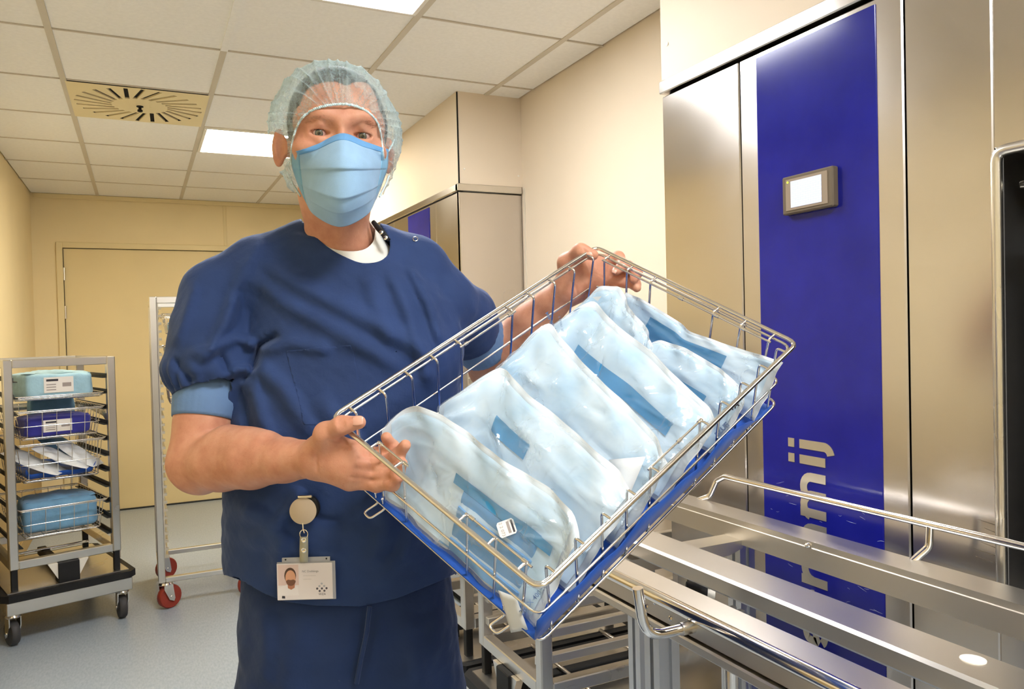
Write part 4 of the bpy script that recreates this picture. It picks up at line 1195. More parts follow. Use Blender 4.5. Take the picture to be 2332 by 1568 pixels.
def f_loft(rows, e=2.3):
    """rows: (Y, cx, cz, hx, hz) sections stacked along camera Y"""
    rows = sorted(rows); A = np.array(rows, float); y0, y1 = A[0, 0], A[-1, 0]
    def f(P):
        y = np.clip(P[:, 1], y0, y1)
        cx, cz, hx, hz = (np.interp(y, A[:, 0], A[:, k]) for k in (1, 2, 3, 4))
        qx = np.abs((P[:, 0]-cx)/hx); qz = np.abs((P[:, 2]-cz)/hz)
        k = (qx**e+qz**e)**(1/e)
        d = (k-1)*np.minimum(hx, hz)*(0.85)
        dy = np.maximum(P[:, 1]-y1, 0)+np.maximum(y0-P[:, 1], 0)
        return np.where(dy > 0, np.sqrt(np.maximum(d, 0)**2+dy**2), d)
    return f
class SDF:
    def __init__(self): self.ops = []; self.disp = []
    def add(self, f, k=0.01): self.ops.append(('u', f, k)); return self
    def sub(self, f, k=0.004): self.ops.append(('s', f, k)); return self
    def chain(self, pts, radii, k=0.01):
        for i in range(len(pts)-1): self.add(f_cone(pts[i], pts[i+1], radii[i], radii[i+1]), k)
        return self
    def eval(self, P, ops=None, disp=True):
        d = np.full(len(P), 1e3)
        for kind, f, k in (self.ops if ops is None else ops):
            v = f(P)
            d = smin(d, v, k) if kind == 'u' else -smin(-d, v, k)
        if disp:
            for g in self.disp: d = d-g(P)
        return d
    def mesh(self, h, n=20, margin=0.02, lo=None, hi=None):
        """sparse surface nets"""
        lo = np.asarray(lo, float); hi = np.asarray(hi, float)
        step = n*h; dims = np.ceil((hi-lo)/step).astype(int)
        R = step*math.sqrt(3)/2
        ci = np.stack(np.meshgrid(*[np.arange(d) for d in dims], indexing='ij'), -1).reshape(-1, 3)
        cen = lo+(ci+0.5)*step
        vals = [f(cen) for _, f, _ in self.ops]
        d0 = self.eval(cen, disp=False)
        act = np.where(np.abs(d0) < R*1.35+margin)[0]
        g = np.stack(np.meshgrid(*[np.arange(n+1)]*3, indexing='ij'), -1).reshape(-1, 3)
        NX, NY, NZ = dims*n+3
        keys, pos, quads = [], [], []
        lin = lambda I: (I[:, 0]+1)*NY*NZ+(I[:, 1]+1)*NZ+(I[:, 2]+1)
        co = np.array([[a, b, c] for a in (0, 1) for b in (0, 1) for c in (0, 1)])
        for a in act:
            ops = [o for o, v in zip(self.ops, vals) if v[a]-R*1.35 < o[2]+margin]
            base = ci[a]*n
            P = lo+(base+g)*h
            d = self.eval(P, ops)
            D = d.reshape(n+1, n+1, n+1); s = D < 0
            if s.all() or not s.any(): continue
            sc = np.zeros((n, n, n), int)
            for c_ in co: sc += s[c_[0]:c_[0]+n, c_[1]:c_[1]+n, c_[2]:c_[2]+n]
            cells = np.argwhere((sc > 0) & (sc < 8))
            acc = np.zeros((len(cells), 3)); cnt = np.zeros(len(cells))
            for ax in range(3):
                o1, o2 = [q for q in range(3) if q != ax]
                for b1_ in (0, 1):
                    for b2_ in (0, 1):
                        c0 = cells.copy(); c0[:, o1] += b1_; c0[:, o2] += b2_
                        c1 = c0.copy(); c1[:, ax] += 1
                        v0 = D[c0[:, 0], c0[:, 1], c0[:, 2]]; v1 = D[c1[:, 0], c1[:, 1], c1[:, 2]]
                        x = (v0 < 0) != (v1 < 0)
                        t = np.where(x, v0/np.where(x, v0-v1, 1), 0)
                        pt = c0.astype(float); pt[:, ax] += t
                        acc += pt*x[:, None]; cnt += x
            keys.append(lin(base+cells)); pos.append(lo+(base+acc/cnt[:, None])*h)
            for ax in range(3):
                o1, o2 = (ax+1) % 3, (ax+2) % 3
                sl0 = [slice(0, n)]*3; sl1 = [slice(0, n)]*3; sl1[ax] = slice(1, n+1)
                a0, a1 = s[tuple(sl0)], s[tuple(sl1)]
                ed = np.argwhere(a0 != a1)
                if not len(ed): continue
                inside0 = a0[ed[:, 0], ed[:, 1], ed[:, 2]]
                I = base+ed
                def sh(p, q):
                    J = I.copy(); J[:, o1] -= p; J[:, o2] -= q; return lin(J)
                Q = np.stack([sh(0, 0), sh(1, 0), sh(1, 1), sh(0, 1)], 1)
                Q[~inside0] = Q[~inside0][:, ::-1]
                quads.append(Q)
        keys = np.concatenate(keys); pos = np.concatenate(pos); Q = np.concatenate(quads)
        uk, ui = np.unique(keys, return_index=True)
        V = pos[ui]; idx = np.searchsorted(uk, Q); idx = np.minimum(idx, len(uk)-1)
        ok = (uk[idx] == Q).all(1)
        return V, idx[ok]
def quads_to_tris(Q): return np.concatenate([Q[:, [0, 1, 2]], Q[:, [0, 2, 3]]])
def clip_tris(V, T, g):
    """keep the part of the mesh where g<0 (g per vertex)"""
    V = list(map(np.asarray, V)); g = list(g); cache = {}; out = []
    V = [v for v in V]
    def cut(a, b):
        k = (a, b) if a < b else (b, a)
        if k not in cache:
            t = g[a]/(g[a]-g[b]); V.append(V[a]+(V[b]-V[a])*t); cache[k] = len(V)-1
        return cache[k]
    garr = np.array(g); ins = garr < 0
    cnt = ins[T].sum(1)
    out = [tuple(t) for t in T[cnt == 3]]
    for t in T[(cnt == 1) | (cnt == 2)]:
        t = list(t)
        poly = []
        for i in range(3):
            a, b = t[i], t[(i+1) % 3]
            if ins[a]: poly.append(a)
            if ins[a] != ins[b]: poly.append(cut(a, b))
        for i in range(1, len(poly)-1): out.append((poly[0], poly[i], poly[i+1]))
    F_ = np.array(out); used = np.unique(F_); remap = -np.ones(len(V), int); remap[used] = np.arange(len(used))
    return np.array([V[i] for i in used]), remap[F_]
def poly_sd(x, y, poly):
    """signed distance (negative inside) of points to a polygon"""
    poly = np.asarray(poly, float); d = np.full(len(x), 1e9); inside = np.zeros(len(x), bool)
    n = len(poly)
    for i in range(n):
        a, b = poly[i], poly[(i+1) % n]; e = b-a
        wx, wy = x-a[0], y-a[1]; t = np.clip((wx*e[0]+wy*e[1])/(e@e), 0, 1)
        d = np.minimum(d, np.hypot(wx-t*e[0], wy-t*e[1]))
        c = ((a[1] <= y) != (b[1] <= y)) & (x < (b[0]-a[0])*(y-a[1])/np.where(b[1]-a[1] == 0, 1e-9, b[1]-a[1])+a[0])
        inside ^= c
    return np.where(inside, -d, d)
def smooth_poly(pts, n=6):
    """closed Catmull-Rom through points"""
    pts = np.asarray(pts, float); m_ = len(pts); out = []
    for i in range(m_):
        p0, p1, p2, p3 = pts[i-1], pts[i], pts[(i+1) % m_], pts[(i+2) % m_]
        for k in range(n):
            t = k/n
            out.append(0.5*((2*p1)+(-p0+p2)*t+(2*p0-5*p1+4*p2-p3)*t*t+(-p0+3*p1-3*p2+p3)*t**3))
    return np.array(out)
def catmull(pts, n=8):
    pts = [np.asarray(p, float) for p in pts]; q = [2*pts[0]-pts[1]]+pts+[2*pts[-1]-pts[-2]]; out = []
    for i in range(1, len(q)-2):
        p0, p1, p2, p3 = q[i-1], q[i], q[i+1], q[i+2]
        for k in range(n):
            t = k/n
            out.append(0.5*((2*p1)+(-p0+p2)*t+(2*p0-5*p1+4*p2-p3)*t*t+(-p0+3*p1-3*p2+p3)*t**3))
    out.append(pts[-1])
    return np.array(out)
def fast_mesh(name, V, F_, mat, parent, smooth=True):
    """V in the camera-aligned frame"""
    Wd = to_world(V)-PERSON_O
    me = bpy.data.meshes.new(name)
    F_ = np.asarray(F_); k = F_.shape[1]
    me.vertices.add(len(Wd)); me.vertices.foreach_set('co', Wd.astype(np.float32).ravel())
    me.loops.add(F_.size); me.loops.foreach_set('vertex_index', F_.astype(np.int32).ravel())
    me.polygons.add(len(F_)); me.polygons.foreach_set('loop_start', np.arange(0, F_.size, k, dtype=np.int32))
    me.update(calc_edges=True); me.validate()
    return link_mesh(name, me, mat, parent, smooth=smooth)
# ------------------------------------------------------------------ the man
pw_ = to_world(cp(790, 900, 1.36)); PERSON_O = np.array([pw_[0], pw_[1], 0.0])
man = thing('person', tuple(PERSON_O), 0, 'person in dark blue scrubs, hair cap and face mask holding a wire basket', 'person')
# --- skin and cloth materials
def skin_material():
    t = NT('skin'); v = t.coords()
    c = t.ramp(t.noise(v, 28.0, 4.0, 0.6), [(0.25, srgb(190, 127, 101)), (0.5, srgb(206, 147, 119)), (0.75, srgb(217, 162, 134))])
    fre = t.ramp(t.noise(v, 260.0, 2.0, 0.5), [(0.66, (1, 1, 1)), (0.76, (0.72, 0.52, 0.40))])
    mx = t.n('ShaderNodeMix'); mx.data_type = 'RGBA'; mx.blend_type = 'MULTIPLY'; mx.inputs[0].default_value = 0.35
    t.l(c, mx.inputs[6]); t.l(fre, mx.inputs[7]); t.l(mx.outputs[2], t.b.inputs['Base Color'])
    t.set(Roughness=0.52, Specular_IOR_Level=0.32, Subsurface_Weight=0.18, Subsurface_Scale=0.006)
    t.b.inputs['Subsurface Radius'].default_value = (1.0, 0.35, 0.2)
    t.bump(t.math('ADD', t.noise(v, 420.0, 3.0), t.math('MULTIPLY', t.noise(v, 70.0, 3.0), 1.2)), 0.18, 0.0012)
    return t.m
M['skin'] = skin_material()
def scrub_material(name, c0, weave=1600.0, rough=0.8):
    t = NT(name); v = t.coords()
    t.l(t.ramp(t.noise(v, 9.0, 4.0), [(0.3, scaled(c0, 0.88)), (0.7, scaled(c0, 1.12))]), t.b.inputs['Base Color'])
    t.set(Roughness=rough, Specular_IOR_Level=0.25, Sheen_Weight=0.25, Sheen_Roughness=0.4, Sheen_Tint=(0.5, 0.6, 0.9))
    h = t.math('ADD', t.noise(v, 26.0, 5.0, 0.6), t.math('MULTIPLY', t.noise(v, weave, 1.0), 0.06))
    t.bump(h, 0.35, 0.006)
    return t.m
M['scrub'] = scrub_material('navy_scrub_cloth', srgb(44, 64, 108))
M['scrub_pants'] = scrub_material('navy_trouser_cloth', srgb(36, 54, 94))
M['cuff'] = scrub_material('light_blue_rib_knit', srgb(104, 134, 176))
M['tee'] = paint('white_tee_cotton', srgb(240, 238, 230), 0.85, 0.02, 30, 0.2)
M['snap'] = M['chrome']

# --- body: head, neck, shoulders, arms and hands as one surface
B = SDF()
HD = 1.265                                      # depth of the middle of the head
EYEM = cp(778, 303, 1.178)
hy = vnorm(np.array([0.30, -0.13, -1.0]))       # where the face looks
hx = vnorm(np.cross(np.array([0.0, 1.0, 0.0]), hy)); hx = -hx if hx[0] < 0 else hx
hz = vnorm(np.cross(hx, hy)); hz = -hz if hz[1] < 0 else hz
roll_ = rad(0.3); hx, hz = hx*math.cos(roll_)+hz*math.sin(roll_), hz*math.cos(roll_)-hx*math.sin(roll_)
HR = np.stack([hx, hy, hz], 1)                   # columns: person left (image right), forward, up
H0 = EYEM-hy*0.082                               # head centre at eye level
def hp(x, y, z): return H0+hx*x+hy*y+hz*z
def hell(c, r, rot=None): return f_ell(hp(*c), r, HR if rot is None else HR@rot)
def rx(a): c_, s_ = math.cos(a), math.sin(a); return np.array([[1, 0, 0], [0, c_, -s_], [0, s_, c_]])
def rz_(a): c_, s_ = math.cos(a), math.sin(a); return np.array([[c_, -s_, 0], [s_, c_, 0], [0, 0, 1]])
B.add(hell((0, -0.020, 0.030), (0.0765, 0.100, 0.086)), 0.01)
B.add(hell((0, 0.012, 0.010), (0.0720, 0.080, 0.066)), 0.02)
B.add(hell((0, 0.020, -0.045), (0.0630, 0.068, 0.070)), 0.03)
B.add(hell((0, 0.036, -0.088), (0.0420, 0.046, 0.036)), 0.03)           # jaw, chin
B.chain([hp(-0.052, 0.050, 0.021), hp(-0.030, 0.079, 0.023), hp(-0.010, 0.080, 0.018)], [0.0070, 0.0072, 0.0060], 0.026)   # brow ridges
B.chain([hp(0.052, 0.050, 0.021), hp(0.030, 0.079, 0.023), hp(0.010, 0.080, 0.018)], [0.0070, 0.0072, 0.0060], 0.026)
B.chain([hp(0, 0.082, 0.014), hp(0, 0.090, -0.004), hp(0, 0.104, -0.030), hp(0, 0.108, -0.040)], [0.0085, 0.0075, 0.0095, 0.012], 0.012)
for s in (-1, 1):
    B.add(hell((s*0.049, 0.052, -0.024), (0.022, 0.026, 0.015)), 0.02)   # cheek bones
    B.sub(hell((s*0.0325, 0.100, 0.001), (0.022, 0.021, 0.0125)), 0.018)  # sockets
    ey = (s*0.0330, 0.0690, -0.0008)
    B.add(hell(ey, (0.0180, 0.0139, 0.0138)), 0.007)                     # lids
    B.chain([hp(s*0.0165, 0.0755, 0.009), hp(s*0.032, 0.0818, 0.0118), hp(s*0.0475, 0.0715, 0.0075)], [0.003, 0.0038, 0.003], 0.007)   # upper lid fold
    B.chain([hp(s*0.019, 0.0745, -0.011), hp(s*0.032, 0.0785, -0.0125), hp(s*0.045, 0.070, -0.0105)], [0.0025, 0.0032, 0.0026], 0.008)  # lower pouch
    B.sub(hell((s*0.0330, 0.0850, -0.0014), (0.0168, 0.0145, 0.0046), rz_(0)), 0.0020)   # open eye
    # ear
    er = (s*0.092, -0.006, -0.018) if s < 0 else (s*0.084, -0.016, -0.018)
    B.add(hell(er, (0.0065, 0.0135, 0.0305), rz_(s*0.80)), 0.006)
    B.add(f_cone(hp(s*0.070, -0.006, -0.018), hp(er[0]*0.95, er[1], er[2]), 0.016, 0.010), 0.010)
    B.sub(hell((er[0]-s*0.002, er[1]+0.0095, er[2]+0.002), (0.0060, 0.0075, 0.0210), rz_(s*0.80)), 0.004)
# crow's feet and brow creases come from shallow grooves
for s in (-1, 1):
    for dz_, dx_ in ((0.002, 0.0), (-0.004, 0.001), (-0.010, 0.0)):
        B.sub(f_cone(hp(s*0.0545, 0.060, -0.003+dz_*0.6), hp(s*0.0645, 0.047, -0.006+dz_*1.5), 0.0009, 0.0005), 0.003)
# neck
nb = cp(772, 565, 1.335)
B.chain([hp(0, -0.028, -0.050), hp(-0.002, -0.030, -0.100), nb], [0.056, 0.0535, 0.0545], 0.012)
B.chain([hp(-0.045, -0.025, -0.085), cp(762, 560, 1.290)], [0.014, 0.011], 0.02); B.chain([hp(0.042, -0.025, -0.085), cp(786, 560, 1.290)], [0.014, 0.011], 0.02)
B.add(f_cone(cp(779, 522, 1.272), cp(779, 545, 1.276), 0.010, 0.009), 0.02)
shR, shL = cp(488, 690, 1.335), cp(1022, 700, 1.405)
B.chain([cp(745, 632, 1.36), cp(640, 668, 1.35), shR], [0.042, 0.036, 0.040], 0.02); B.chain([cp(800, 632, 1.36), cp(910, 668, 1.38), shL], [0.042, 0.036, 0.040], 0.02)
B.add(f_cone(nb, cp(785, 640, 1.36), 0.0545, 0.05), 0.02)
# right arm (seen at the left)
elR, wrR = cp(447, 1053, 1.275), cp(716, 1044, 1.105)
B.chain([shR, cp(470, 860, 1.31), cp(465, 960, 1.292), elR], [0.042, 0.0475, 0.0475, 0.0455], 0.008)
B.chain([elR, cp(505, 1050, 1.235), cp(575, 1049, 1.19), cp(650, 1047, 1.145), wrR], [0.0450, 0.0465, 0.0420, 0.0320, 0.0262], 0.010)
B.add(f_cone(cp(452, 1085, 1.285), cp(462, 1088, 1.27), 0.019, 0.019), 0.03)      # elbow point
B.add(f_cone(cp(520, 1005, 1.215), cp(600, 1012, 1.17), 0.024, 0.017), 0.03)      # forearm muscle
# left arm (seen at the right, behind the basket)
elL, wrL = cp(1118, 838, 1.560), cp(1287, 664, 1.440)
B.chain([shL, cp(1085, 760, 1.49), elL], [0.042, 0.0475, 0.044], 0.008)
B.chain([elL, cp(1160, 790, 1.53), cp(1215, 733, 1.49), cp(1258, 690, 1.46), wrL], [0.044, 0.047, 0.040, 0.0305, 0.0268], 0.010)
# hands
def finger(pts, r, k=0.006):
    pts = [np.asarray(p) for p in pts]
    B.chain(pts, r, k)
    for p, rr in zip(pts[1:-1], r[1:-1]): B.add(f_ell(p, (rr*1.05,)*3), k)
# right hand: thumb over the rim, fingers under it and into the basket
def RH(x, y, d): return cp(x, y, d)
iM, mM, rM, pM = RH(800, 1030, 1.082), RH(806, 1053, 1.074), RH(806, 1077, 1.074), RH(796, 1097, 1.082)
for q, r_ in ((iM, 0.0135), (mM, 0.0135), (rM, 0.0130), (pM, 0.0120)):
    B.add(f_cone(wrR+(q-wrR)*0.12, q, 0.0185, r_), 0.018)
B.add(f_cone(RH(745, 1020, 1.095), RH(790, 1060, 1.085), 0.020, 0.018), 0.02)
finger([iM, RH(858, 1037, 1.090), RH(893, 1018, 1.088), RH(880, 996, 1.076)], [0.0115, 0.0100, 0.0090, 0.0080])
finger([mM, RH(868, 1058, 1.080), RH(904, 1038, 1.064), RH(923, 1013, 1.050)], [0.0118, 0.0104, 0.0094, 0.0078])
finger([rM, RH(870, 1083, 1.072), RH(904, 1074, 1.058), RH(916, 1055, 1.050)], [0.0112, 0.0100, 0.0090, 0.0078])
finger([pM, RH(858, 1103, 1.072), RH(894, 1102, 1.058), RH(907, 1088, 1.048)], [0.0104, 0.0092, 0.0084, 0.0072])
B.chain([RH(728, 1030, 1.095), RH(742, 987, 1.065), RH(778, 968, 1.050), RH(818, 961, 1.045)], [0.021, 0.0145, 0.0112, 0.0092], 0.012)
B.add(f_cone(RH(752, 1005, 1.078), RH(795, 1024, 1.082), 0.013, 0.0105), 0.016)     # thumb web
# left hand: thumb over the rim, fingers curl behind the short side
iL, mL, rL, pL = RH(1366, 596, 1.452), RH(1374, 618, 1.452), RH(1371, 640, 1.452), RH(1358, 661, 1.450)
for q, r_ in ((iL, 0.0140), (mL, 0.0140), (rL, 0.0135), (pL, 0.0125)):
    B.add(f_cone(wrL+(q-wrL)*0.10, q, 0.0190, r_), 0.018)
B.add(f_cone(RH(1300, 632, 1.435), RH(1352, 645, 1.445), 0.022, 0.020), 0.02)
finger([iL, RH(1408, 586, 1.440), RH(1420, 603, 1.418), RH(1403, 617, 1.408)], [0.0120, 0.0104, 0.0094, 0.0084])
finger([mL, RH(1430, 608, 1.442), RH(1449, 621, 1.420), RH(1443, 635, 1.408)], [0.0122, 0.0106, 0.0096, 0.0086])
finger([rL, RH(1424, 641, 1.442), RH(1446, 647, 1.426), RH(1450, 655, 1.412)], [0.0115, 0.0100, 0.0092, 0.0082])
finger([pL, RH(1393, 664, 1.440), RH(1404, 667, 1.430), RH(1404, 674, 1.418)], [0.0105, 0.0096, 0.0088, 0.0078])
B.chain([RH(1296, 650, 1.432), RH(1292, 598, 1.415), RH(1322, 571, 1.385), RH(1350, 580, 1.378)], [0.022, 0.0165, 0.0120, 0.0100], 0.012)
B.add(f_cone(RH(1305, 605, 1.420), RH(1360, 602, 1.448), 0.015, 0.012), 0.016)
def skin_d(px, py, lo_, hi_):
    ds = np.linspace(lo_, hi_, 160); v = B.eval(np.array([cp(px, py, q) for q in ds])); i = int(np.argmax(v < 0))
    return ds[i] if (v < 0).any() else None
def groove(pts, r, lo_, hi_, k=0.004, off=0.0004):
    ps = []
    for px, py in pts:
        q = skin_d(px, py, lo_, hi_)
        if q is not None: ps.append(cp(px, py, q-off))
    return [f_cone(ps[i], ps[i+1], r, r) for i in range(len(ps)-1)], k
GR = [groove(p, r, 0.98, 1.16) for p, r in (([(815, 1043), (842, 1047), (874, 1049)], 0.0016), ([(808, 1066), (845, 1071), (886, 1069)], 0.0016), ([(800, 1088), (845, 1094), (886, 1091)], 0.0015),
      ([(774, 952), (777, 964), (778, 976)], 0.0007), ([(769, 954), (771, 966), (772, 978)], 0.0006), ([(781, 953), (783, 964), (784, 974)], 0.0005), ([(748, 1003), (770, 1012), (793, 1019)], 0.0010),
      ([(722, 1012), (720, 1040), (722, 1070)], 0.0008), ([(838, 1030), (840, 1038)], 0.0006), ([(844, 1055), (846, 1064)], 0.0006))]
GR += [groove(p, r, 1.30, 1.50) for p, r in (([(1338, 598), (1347, 625), (1342, 655), (1328, 682)], 0.0012), ([(1352, 622), (1375, 632), (1388, 634)], 0.0010), ([(1386, 596), (1389, 620), (1386, 650)], 0.0010), ([(1392, 628), (1420, 628)], 0.0013), ([(1300, 640), (1312, 655), (1316, 675)], 0.0008), ([(1330, 566), (1334, 578)], 0.0005))]
for fs_, k_ in GR:
    for f_ in fs_: B.sub(f_, k_)
V, Q = B.mesh(0.0021, 20, 0.012, lo=(-0.62, -0.32, 0.98), hi=(0.36, 0.52, 1.66))
body = fast_mesh('body', V, Q, M['skin'], man)

# --- eyes
def eye_material():
    t = NT('eyeball'); tc = t.n('ShaderNodeTexCoord'); sp = t.n('ShaderNodeSeparateXYZ'); t.l(tc.outputs['Object'], sp.inputs[0])
    r2 = t.math('SQRT', t.math('ADD', t.math('MULTIPLY', sp.outputs[0], sp.outputs[0]), t.math('MULTIPLY', sp.outputs[2], sp.outputs[2])))
    fib = t.noise(t.coords(), 900.0, 3.0)
    rr = t.math('ADD', r2, t.math('MULTIPLY', t.math('SUBTRACT', fib, 0.5), 0.0006))
    t.l(t.ramp(t.mrange(rr, 0.0, 0.012), [(0.0, (0.004, 0.004, 0.005)), (0.17, (0.006, 0.006, 0.006)), (0.21, srgb(96, 88, 62)), (0.40, srgb(88, 92, 84)), (0.49, srgb(44, 44, 44)), (0.54, srgb(188, 156, 146)), (1.0, srgb(170, 118, 106))]), t.b.inputs['Base Color'])
    t.set(Roughness=0.08, Specular_IOR_Level=0.5, Coat_Weight=0.6, Coat_Roughness=0.02)
    return t.m
M['eye'] = eye_material()
def ball(name, c, axis, r, mat, parent):
    # lathe profile along the gaze axis so that the object's local Y is the gaze
    prof = [(max(1e-5, r*math.sin(a)), -r*math.cos(a)) for a in np.linspace(0, PI, 22)]
    mb = MB(); n_ = 28; vs = []
    for rr, h_ in prof:
        for k in range(n_): vs.append((rr*math.cos(2*PI*k/n_), h_, rr*math.sin(2*PI*k/n_)))
    fs = [(i*n_+k, i*n_+(k+1) % n_, (i+1)*n_+(k+1) % n_, (i+1)*n_+k) for i in range(len(prof)-1) for k in range(n_)]
    mb.add(vs, fs); o = mb.build(name, mat, parent, 80)
    cw = to_world(c)-PERSON_O
    d = lambda v_: v_[0]*RGT+v_[1]*UPV+v_[2]*FWD
    ay = vnorm(d(axis)); ax_ = vnorm(np.cross(ay, (0, 0, 1))); az = np.cross(ax_, ay)
    o.matrix_local = Matrix(((ax_[0], ay[0], az[0], cw[0]), (ax_[1], ay[1], az[1], cw[1]), (ax_[2], ay[2], az[2], cw[2]), (0, 0, 0, 1)))
    return o
for s in (-1, 1):
    c_ = hp(s*0.0330, 0.0688, -0.0008)
    gaze = vnorm(-c_+np.array([0.0, 0.0, 0.0]))
    ball('eyeball', c_, gaze, 0.0121, M['eye'], man)
# --- eyebrows and lashes of short tapered hairs
M['brow'] = paint('brow_hair', srgb(150, 104, 70), 0.6, 0.2, 40)
M['lash'] = paint('lash_hair', srgb(64, 40, 28), 0.6, 0.2, 40)
rg = random.Random(3)
def hairs(name, pts, mat):
    mb = MB(PERSON_O)
    for p, d, L in pts:
        a = to_world(p); b_ = to_world(p+d*L*0.5+np.array([0, 0, -0.0006])); c_ = to_world(p+d*L)
        mb.tube([a, b_, c_], [0.00018, 0.00014, 0.00004], 3, caps=False)
    mb.build(name, mat, man, 80)
def surf_y(x, z, lo_=0.02, hi_=0.13):
    """front surface of the head at local (x,z)"""
    ys_ = np.linspace(hi_, lo_, 220); P = np.array([hp(x, y_, z) for y_ in ys_]); d = B.eval(P)
    i = int(np.argmax(d < 0)); return ys_[max(i, 1)]
for s in (-1, 1):
    L = []
    for k in range(105):
        u = rg.random(); x = 0.013+0.040*u; z = 0.0120+0.0065*math.sin(min(1, u*1.3)*PI*0.62)-0.004*u*u+rg.gauss(0, 0.0019)
        y_ = surf_y(s*x, z); a_ = (0.9-0.75*u)+rg.gauss(0, 0.15)
        L.append((hp(s*x, y_-0.0003, z), vnorm(hx*s*math.cos(a_)+hz*math.sin(a_)+hy*0.30), 0.0055*rg.uniform(0.6, 1.1)))
    hairs('eyebrow', L, M['brow'])
    L = []
    for k in range(30):
        u = rg.uniform(-1, 1); x = 0.0330+0.0128*u; z = -0.0010+0.0040*(1-u*u)**0.5
        L.append((hp(s*x, 0.0690+0.0118*(1-0.45*u*u), z), vnorm(hx*s*u*0.5+hz*0.35+hy*0.9), 0.0030*rg.uniform(0.7, 1.1)))
    hairs('eyelashes', L, M['lash'])
# --- thumb nails
M['nail'] = paint('fingernail', srgb(226, 172, 150), 0.25, 0.03, 60, spec=0.5)
def nail(c, along, up_, a_, b_, name='thumbnail'):
    along = vnorm(along); up_ = vnorm(up_-along*(up_@along)); sd = np.cross(along, up_)
    P = []
    for i in range(9):
        u = -1+2*i/8; row = []
        for j in range(9):
            v = -1+2*j/8
            f = (1-0.25*max(0, u)**2)*(1-0.15*max(0, -u)**2)
            row.append(to_world(c+along*a_*u+sd*b_*v*f+up_*(0.0012*(1-v*v)-0.0012*u*u-0.0012))-PERSON_O)
        P.append(row)
    o = grid_mesh(np.array(P)).build(name, M['nail'], man, 80)
    o.modifiers.new('thick', 'SOLIDIFY').thickness = 0.0007
nail(RH(813, 957.5, 1.0355), RH(822, 960, 1.04)-RH(778, 965, 1.045), np.array([0.05, 0.30, -1.0]), 0.0082, 0.0066)
nail(RH(1343, 573, 1.3695), RH(1352, 578, 1.37)-RH(1322, 568, 1.375), np.array([0.15, 0.35, -1.0]), 0.0078, 0.0064)
nail(RH(1400.5, 615, 1.3995), RH(1403, 622, 1.40)-RH(1412, 607, 1.405), np.array([-0.3, 0.0, -1.0]), 0.0058, 0.0046, 'fingernail')

# --- scrub top
S = SDF()
def sec(y, cx, hw, cd, hd, dref=1.36):
    return ((784.0-y)*dref/F_PX, (cx-1166.0)*dref/F_PX, cd, hw, hd)
S.add(f_loft([sec(1420, 778, 0.193, 1.365, 0.135), sec(1330, 780, 0.197, 1.362, 0.140), sec(1180, 776, 0.199, 1.358, 0.137), sec(1050, 782, 0.196, 1.355, 0.130), sec(950, 784, 0.197, 1.357, 0.128), sec(880, 796, 0.194, 1.360, 0.126),
              sec(780, 808, 0.190, 1.362, 0.122), sec(690, 798, 0.185, 1.366, 0.112), sec(640, 790, 0.160, 1.368, 0.106), sec(596, 784, 0.118, 1.365, 0.099), sec(556, 780, 0.082, 1.360, 0.088)], 2.25), 0.02)
S.chain([cp(700, 572, 1.345), cp(590, 618, 1.340), cp(502, 676, 1.335)], [0.054, 0.054, 0.062], 0.025)
S.chain([cp(862, 578, 1.362), cp(945, 612, 1.378), cp(1008, 690, 1.405)], [0.052, 0.052, 0.056], 0.025)
S.chain([cp(502, 676, 1.335), cp(488, 750, 1.322), cp(486, 808, 1.315), cp(484, 845, 1.312), cp(480, 886, 1.31)], [0.062, 0.066, 0.070, 0.068, 0.055], 0.014)
S.add(f_ell(cp(480, 838, 1.312), (0.073, 0.031, 0.073)), 0.018)
S.chain([cp(1008, 690, 1.405), cp(1054, 728, 1.462), cp(1076, 762, 1.494)], [0.056, 0.060, 0.058], 0.02)
def fold(pts, wd, amp, fade=0.15):
    """ridge (amp>0) or valley along a polyline given in photo pixels"""
    pts = np.asarray(pts, float); seg = np.diff(pts, axis=0); L = np.hypot(seg[:, 0], seg[:, 1]); cum = np.concatenate([[0], np.cumsum(L)]); tot = cum[-1]
    def f(P):
        x, y = px_of(P); best = np.full(len(x), 1e9); bt = np.zeros(len(x))
        for i in range(len(seg)):
            wx, wy = x-pts[i, 0], y-pts[i, 1]; t = np.clip((wx*seg[i, 0]+wy*seg[i, 1])/L[i]**2, 0, 1)
            d = np.hypot(wx-t*seg[i, 0], wy-t*seg[i, 1]); m_ = d < best
            best = np.where(m_, d, best); bt = np.where(m_, (cum[i]+t*L[i])/tot, bt)
        e = np.clip(bt/fade, 0, 1)*np.clip((1-bt)/fade, 0, 1)
        return amp*e*np.exp(-(best/wd)**2)
    return f
